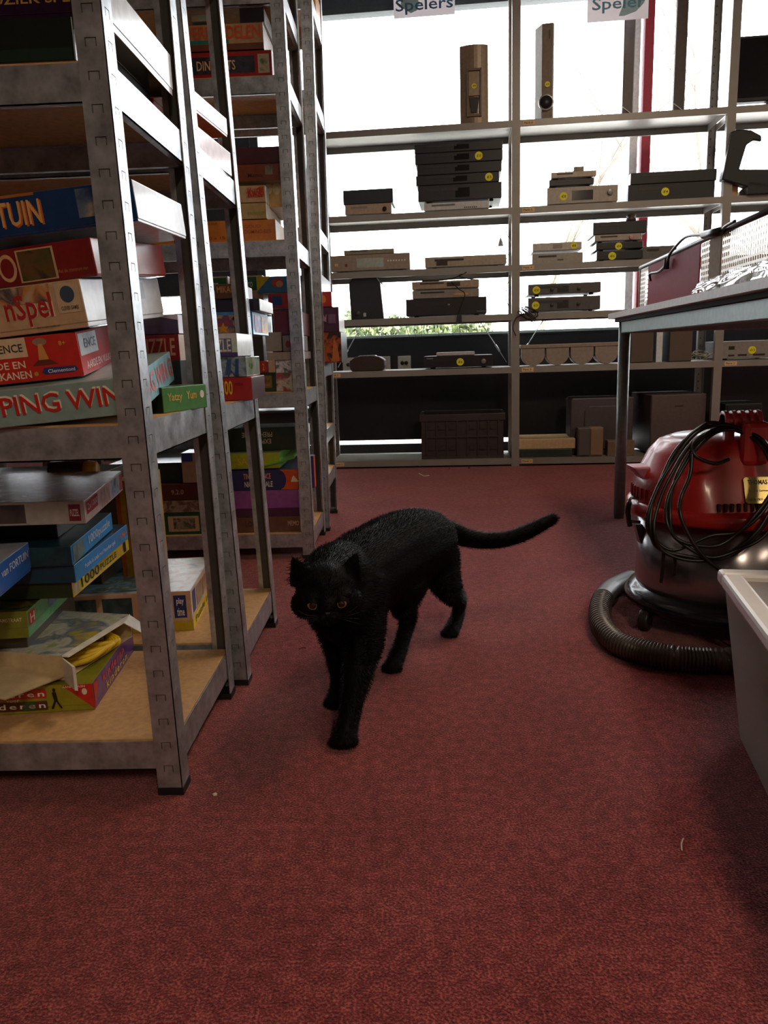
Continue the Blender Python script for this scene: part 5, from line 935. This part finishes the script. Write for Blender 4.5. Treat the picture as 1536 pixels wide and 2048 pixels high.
# ------------------------------------------------------------------ the black cat
cat = empty('cat', (-.04, 1.45, 0)); tag(cat, 'black cat with amber eyes walking toward the camera on the red carpet, tail held out', 'cat')
CP = Vector((-.04, 1.45, 0))
bm = NB()
def ball(c, r, s=None, rot=None):
    M = Matrix.Translation(Vector(c))
    if rot: M = M @ rot.to_matrix().to_4x4()
    M = M @ Matrix.Diagonal((*(s or (1, 1, 1)), 1))
    bmesh.ops.create_icosphere(bm, subdivisions=2, radius=r, matrix=M)
def limb(pts, step=.006):
    """tapered limb through (x, y, z, r)"""
    pp = catmull([p[:3] for p in pts], 6); rr = catmull([(p[3], 0, 0) for p in pts], 6); last = None
    for a, r in zip(pp, rr):
        if last is None or (a-last).length > step: ball(a, max(.004, r.x)); last = a
# trunk, rump to chest
limb([(.046, 1.715, .215, .052), (.038, 1.69, .222, .068), (.016, 1.63, .232, .077), (-.020, 1.56, .236, .082), (-.062, 1.48, .232, .083), (-.098, 1.40, .232, .080), (-.120, 1.335, .225, .076), (-.126, 1.285, .213, .062)], .012)
# neck
limb([(-.130, 1.33, .252, .062), (-.137, 1.27, .262, .056), (-.138, 1.22, .268, .050)], .010)
# shoulders and haunches
ball((-.155, 1.355, .225), .056, (.8, 1, 1.25)); ball((-.088, 1.33, .215), .056, (.85, 1, 1.3))
ball((.008, 1.655, .195), .062, (.85, 1.15, 1.2)); ball((.064, 1.69, .19), .055, (.8, 1.15, 1.2))
# front leg that bears the weight (picture right), reaching to the camera
limb([(-.090, 1.315, .200, .046), (-.088, 1.285, .150, .038), (-.095, 1.255, .110, .029), (-.104, 1.225, .070, .0215), (-.112, 1.200, .036, .0195), (-.116, 1.190, .022, .021), (-.119, 1.172, .017, .0185)])
for k, dx in enumerate((-.0165, -.0058, .0058, .0165)): ball((-.119+dx, 1.164+abs(dx)*.45, .0125), .0098, (1, 1.35, 1))
# the other front leg, a step behind
limb([(-.146, 1.34, .200, .042), (-.142, 1.335, .150, .033), (-.139, 1.335, .105, .025), (-.138, 1.34, .065, .020), (-.140, 1.340, .034, .0185), (-.142, 1.334, .020, .0205), (-.146, 1.318, .016, .018)])
for k, dx in enumerate((-.015, -.005, .005, .015)): ball((-.146+dx, 1.310+abs(dx)*.45, .0115), .0092, (1, 1.3, 1))
# hind leg stepping forward (picture left)
limb([(.000, 1.645, .185, .055), (-.012, 1.600, .140, .042), (-.020, 1.575, .112, .031), (-.010, 1.590, .088, .0225), (-.012, 1.575, .066, .0185), (-.026, 1.525, .036, .0175), (-.036, 1.495, .020, .019), (-.043, 1.478, .015, .0175)])
for k, dx in enumerate((-.0145, -.005, .005, .0145)): ball((-.044+dx, 1.468+abs(dx)*.45, .011), .009, (1, 1.3, 1))
# hind leg left behind (picture right)
limb([(.064, 1.70, .185, .048), (.074, 1.665, .135, .037), (.088, 1.66, .110, .028), (.104, 1.705, .082, .021), (.112, 1.728, .062, .018), (.106, 1.71, .036, .0165), (.095, 1.685, .020, .0185), (.086, 1.665, .015, .017)])
for k, dx in enumerate((-.014, -.0045, .0045, .014)): ball((.084+dx, 1.656+abs(dx)*.45, .011), .0085, (1, 1.3, 1))
# tail
limb([(.052, 1.735, .238, .036), (.090, 1.77, .222, .028), (.135, 1.80, .200, .023), (.175, 1.825, .186, .021), (.225, 1.85, .180, .020), (.275, 1.87, .187, .0195), (.318, 1.885, .202, .018), (.356, 1.90, .217, .0145), (.364, 1.903, .220, .011)], .005)
# belly line
ball((-.03, 1.52, .185), .06, (1, 1.5, .75)); ball((-.108, 1.29, .185), .05, (1, .9, 1.1))
# head: built in its own frame, looking at the camera with the chin dipped
HC = Vector((-.1355, 1.172, .2655)); fw = (Vector((.0, 0, .33))-HC).normalized()
hx = fw.cross(Vector((0, 0, 1))).normalized()*-1; hx = Vector((-fw.y, fw.x, 0)).normalized(); hx = hx if hx.x > 0 else -hx
hz = hx.cross(-fw).normalized(); hz = hz if hz.z > 0 else -hz
HM = Matrix((hx, -fw, hz)).transposed()      # local x right, y away from camera, z up
def H(x, y, z): return HC+HM@Vector((x, y, z))
def hball(x, y, z, r, s=(1, 1, 1)): ball(H(x, y, z), r, s, HM.to_quaternion())
hball(0, .012, .008, .047, (1.06, 1.0, .96)); hball(0, .03, .0, .046, (1.05, 1, 1))
for q in (-1, 1):
    hball(q*.033, .006, -.013, .0245, (1.05, 1.1, 1.0)); hball(q*.0445, .012, -.010, .013, (1, 1, 1.15)); hball(q*.0085, -.040, -.0235, .0105, (1.15, 1.1, .85))
    hball(q*.022, -.019, .005, .0165, (1.15, .95, .75)); hball(q*.0225, -.018, -.0145, .0135, (1.2, .95, .8))
hball(0, -.026, -.010, .020, (1.0, 1.2, 1.0)); hball(0, -.036, -.0145, .0095, (1.15, 1, .8)); hball(0, -.032, -.033, .010, (1.2, 1, .8))
for q in (-1, 1):    # ears: broad, thin, slightly cupped triangles with rounded tips
    for i in range(15):
        t = i/14; wv = .0225*(1-t)**.85+.002
        cx, cz = q*(.0315+.0185*t), .024+.040*t
        for k in range(-5, 6):
            u = k/5; hball(cx+wv*u, .014+.007*u*u*(1-t)-.004*t, cz-.006*abs(u)*(1-t)+(.006*u*q*-.6)*(1-t), .0036-.0008*t)
me = bpy.data.meshes.new('cat_raw'); bm.to_mesh(me); bm.free()
tmp = bpy.data.objects.new('cat_raw', me); COL.objects.link(tmp)
md = tmp.modifiers.new('r', 'REMESH'); md.mode = 'VOXEL'; md.voxel_size = .0032; md.use_smooth_shade = True
sm = tmp.modifiers.new('s', 'SMOOTH'); sm.factor = .5; sm.iterations = 9
dg = bpy.context.evaluated_depsgraph_get(); bme = bpy.data.meshes.new_from_object(tmp.evaluated_get(dg))
bpy.data.objects.remove(tmp)
bme.transform(Matrix.Translation(-CP))
bme.materials.clear()
def furmat(name, c0, c1, rough, sheen):
    m = bpy.data.materials.new(name); m.use_nodes = True; nt = m.node_tree; b = nt.nodes['Principled BSDF']
    b.inputs['Roughness'].default_value = rough; b.inputs['Specular IOR Level'].default_value = .12
    b.inputs['Sheen Weight'].default_value = sheen; b.inputs['Sheen Roughness'].default_value = .4
    tc = nt.nodes.new('ShaderNodeTexCoord'); n = nt.nodes.new('ShaderNodeTexNoise'); n.inputs['Scale'].default_value = 120; nt.links.new(tc.outputs['Object'], n.inputs['Vector'])
    r = nt.nodes.new('ShaderNodeValToRGB'); r.color_ramp.elements[0].color = lin(c0); r.color_ramp.elements[1].color = lin(c1)
    nt.links.new(n.outputs['Fac'], r.inputs['Fac']); nt.links.new(r.outputs['Color'], b.inputs['Base Color']); return m
FUR = furmat('black_fur', '#030303', '#070607', .65, .0)
body = obj('body', bme, FUR, cat)
for p in bme.polygons: p.use_smooth = True
# short fur
r_ = random.Random(4); polys = bme.polygons; vs = []; fs = []; wts = []; acc = 0
for p in polys: acc += p.area; wts.append(acc)
import bisect
bme.calc_loop_triangles(); NV = [v.normal.copy() for v in bme.vertices]; VV = [v.co.copy() for v in bme.vertices]
eyeL, eyeR = H(-.0225, -.036, -.0045)-CP, H(.0225, -.036, -.0045)-CP
headc = HC-CP
for i in range(64000):
    p = polys[bisect.bisect_left(wts, r_.random()*acc) % len(polys)]
    q = list(p.vertices); w = [r_.random()+.01 for _ in q]; sw = sum(w)
    c = Vector((0, 0, 0)); n = Vector((0, 0, 0))
    for k, ww in zip(q, w): c += VV[k]*(ww/sw); n += NV[k]*(ww/sw)
    n.normalize(); hd_ = (c-headc).length
    if min((c-eyeL).length, (c-eyeR).length) < .0105: continue
    L = .0065 if hd_ < .062 else (.007 if c.z < .07 else .013)
    back = Vector((.42, .85, -.28)) if c.x < .1 or c.y < .28 else Vector((.85, .25, .1))
    if hd_ < .062: back = -fw*1.0+Vector((0, 0, .1))
    if c.z < .12 and hd_ > .08: back = Vector((.1, .2, -.9))
    d = (n*.5+(back-n*back.dot(n))*.75+Vector((r_.uniform(-.2, .2), r_.uniform(-.2, .2), r_.uniform(-.2, .2)))).normalized()
    s = d.cross(n); s = s.normalized() if s.length > 1e-4 else Vector((1, 0, 0)); wd_ = .00042; L *= r_.uniform(.6, 1.1)
    b0 = c-n*.0006; md_ = b0+d*L*.55+n*.0004; k = len(vs)
    vs += [b0-s*wd_, b0+s*wd_, md_+s*wd_*.7, md_-s*wd_*.7, b0+d*L-n*L*.1]; fs += [(k, k+1, k+2, k+3), (k+3, k+2, k+4)]
fm_ = bpy.data.meshes.new('fur'); fm_.from_pydata(vs, [], fs); fm_.update()
fo = obj('fur', fm_, furmat('fur_hair', '#040404', '#0a090a', .5, .0), body); fo['kind'] = 'stuff'
# eyes, nose, whiskers
AMB = bpy.data.materials.new('amber_eye'); AMB.use_nodes = True; nt = AMB.node_tree; b = nt.nodes['Principled BSDF']; b.inputs['Roughness'].default_value = .08; b.inputs['Coat Weight'].default_value = 1
tc = nt.nodes.new('ShaderNodeTexCoord'); g = nt.nodes.new('ShaderNodeVectorMath'); g.operation = 'MULTIPLY'; g.inputs[1].default_value = (1, 0, 1)
ln = nt.nodes.new('ShaderNodeVectorMath'); ln.operation = 'LENGTH'; nt.links.new(tc.outputs['Object'], g.inputs[0]); nt.links.new(g.outputs[0], ln.inputs[0])
r = nt.nodes.new('ShaderNodeValToRGB'); e = r.color_ramp.elements; mr = nt.nodes.new('ShaderNodeMapRange'); mr.inputs['From Max'].default_value = .0125
nt.links.new(ln.outputs['Value'], mr.inputs['Value']); nt.links.new(mr.outputs['Result'], r.inputs['Fac'])
e[0].position = .39; e[0].color = (.002, .002, .002, 1); e[1].position = .92; e[1].color = lin('#2b1c0c')
for p_, c_ in ((.44, '#7a6236'), (.58, '#9a6a34'), (.76, '#5f3c1c')): q = e.new(p_); q.color = lin(c_)
nt.links.new(r.outputs['Color'], b.inputs['Base Color'])
for q in (-1, 1):
    bm = NB(); bmesh.ops.create_uvsphere(bm, u_segments=28, v_segments=18, radius=.0125)
    for f in bm.faces: f.smooth = True
    loc = H(q*.0225, -.0262, -.0045)-CP
    eo = obj('eye', bm, AMB, body, loc=loc, rot=HM.to_euler()); tag(eo, 'amber eye with dark pupil')
    # lids
    bm = NB(); n = 24; ri = []; 
    for k in range(n+1):
        a = 2*PI*k/n; x, z = .0090*math.cos(a), (.0052*math.sin(a) if math.sin(a) > 0 else .0078*math.sin(a))
        z += .0012*math.cos(a)*q
        y = -math.sqrt(max(1e-8, .0128**2-x*x-z*z))
        ri.append((loc+HM@Vector((x, y+.0002, z))))
    tube(bm, ri[:-1], .0011, 8, closed=True)
    for up in (1, -1):
        vv = []; nx_, nz_ = 16, 6
        for a_ in range(nx_+1):
            x = -.0112+.0224*a_/nx_; u_ = min(1, abs(x)/.0090); z0_ = up*(.0052 if up > 0 else .0078)*math.sqrt(1-u_*u_)+.0012*q*x/.009
            for c_ in range(nz_+1):
                z = z0_+(up*.0121-z0_)*c_/nz_; y = -math.sqrt(max(1e-8, .0131**2-x*x-z*z)); vv.append(loc+HM@Vector((x, y, z)))
        P(bm, vv, [(a_*(nz_+1)+c_, (a_+1)*(nz_+1)+c_, (a_+1)*(nz_+1)+c_+1, a_*(nz_+1)+c_+1) for a_ in range(nx_) for c_ in range(nz_)], 0, True)
    obj('eyelid', bm, FUR, body)
bm = NB(); prism(bm, [(-.0052, .002), (.0052, .002), (.0018, -.0042), (-.0018, -.0042)], -.002, .003, axis='y'); no = obj('nose', bm, mat('#0b0a0b', .4), body, bevel=.0012, loc=H(0, -.0475, -.0155)-CP, rot=HM.to_euler())
for q in (-1, 1):
    for k in range(4):
        bm = NB(); a = H(q*.012, -.046, -.023+.002*k)-CP; c = H(q*(.03), -.056, -.026+.004*k)-CP; d = H(q*(.052-.002*k), -.050, -.036+.010*k)-CP
        tube(bm, catmull([a, c, d], 5), [.00022]*11, 4); obj('whisker', bm, mat('#1c1b1c', .4), body)
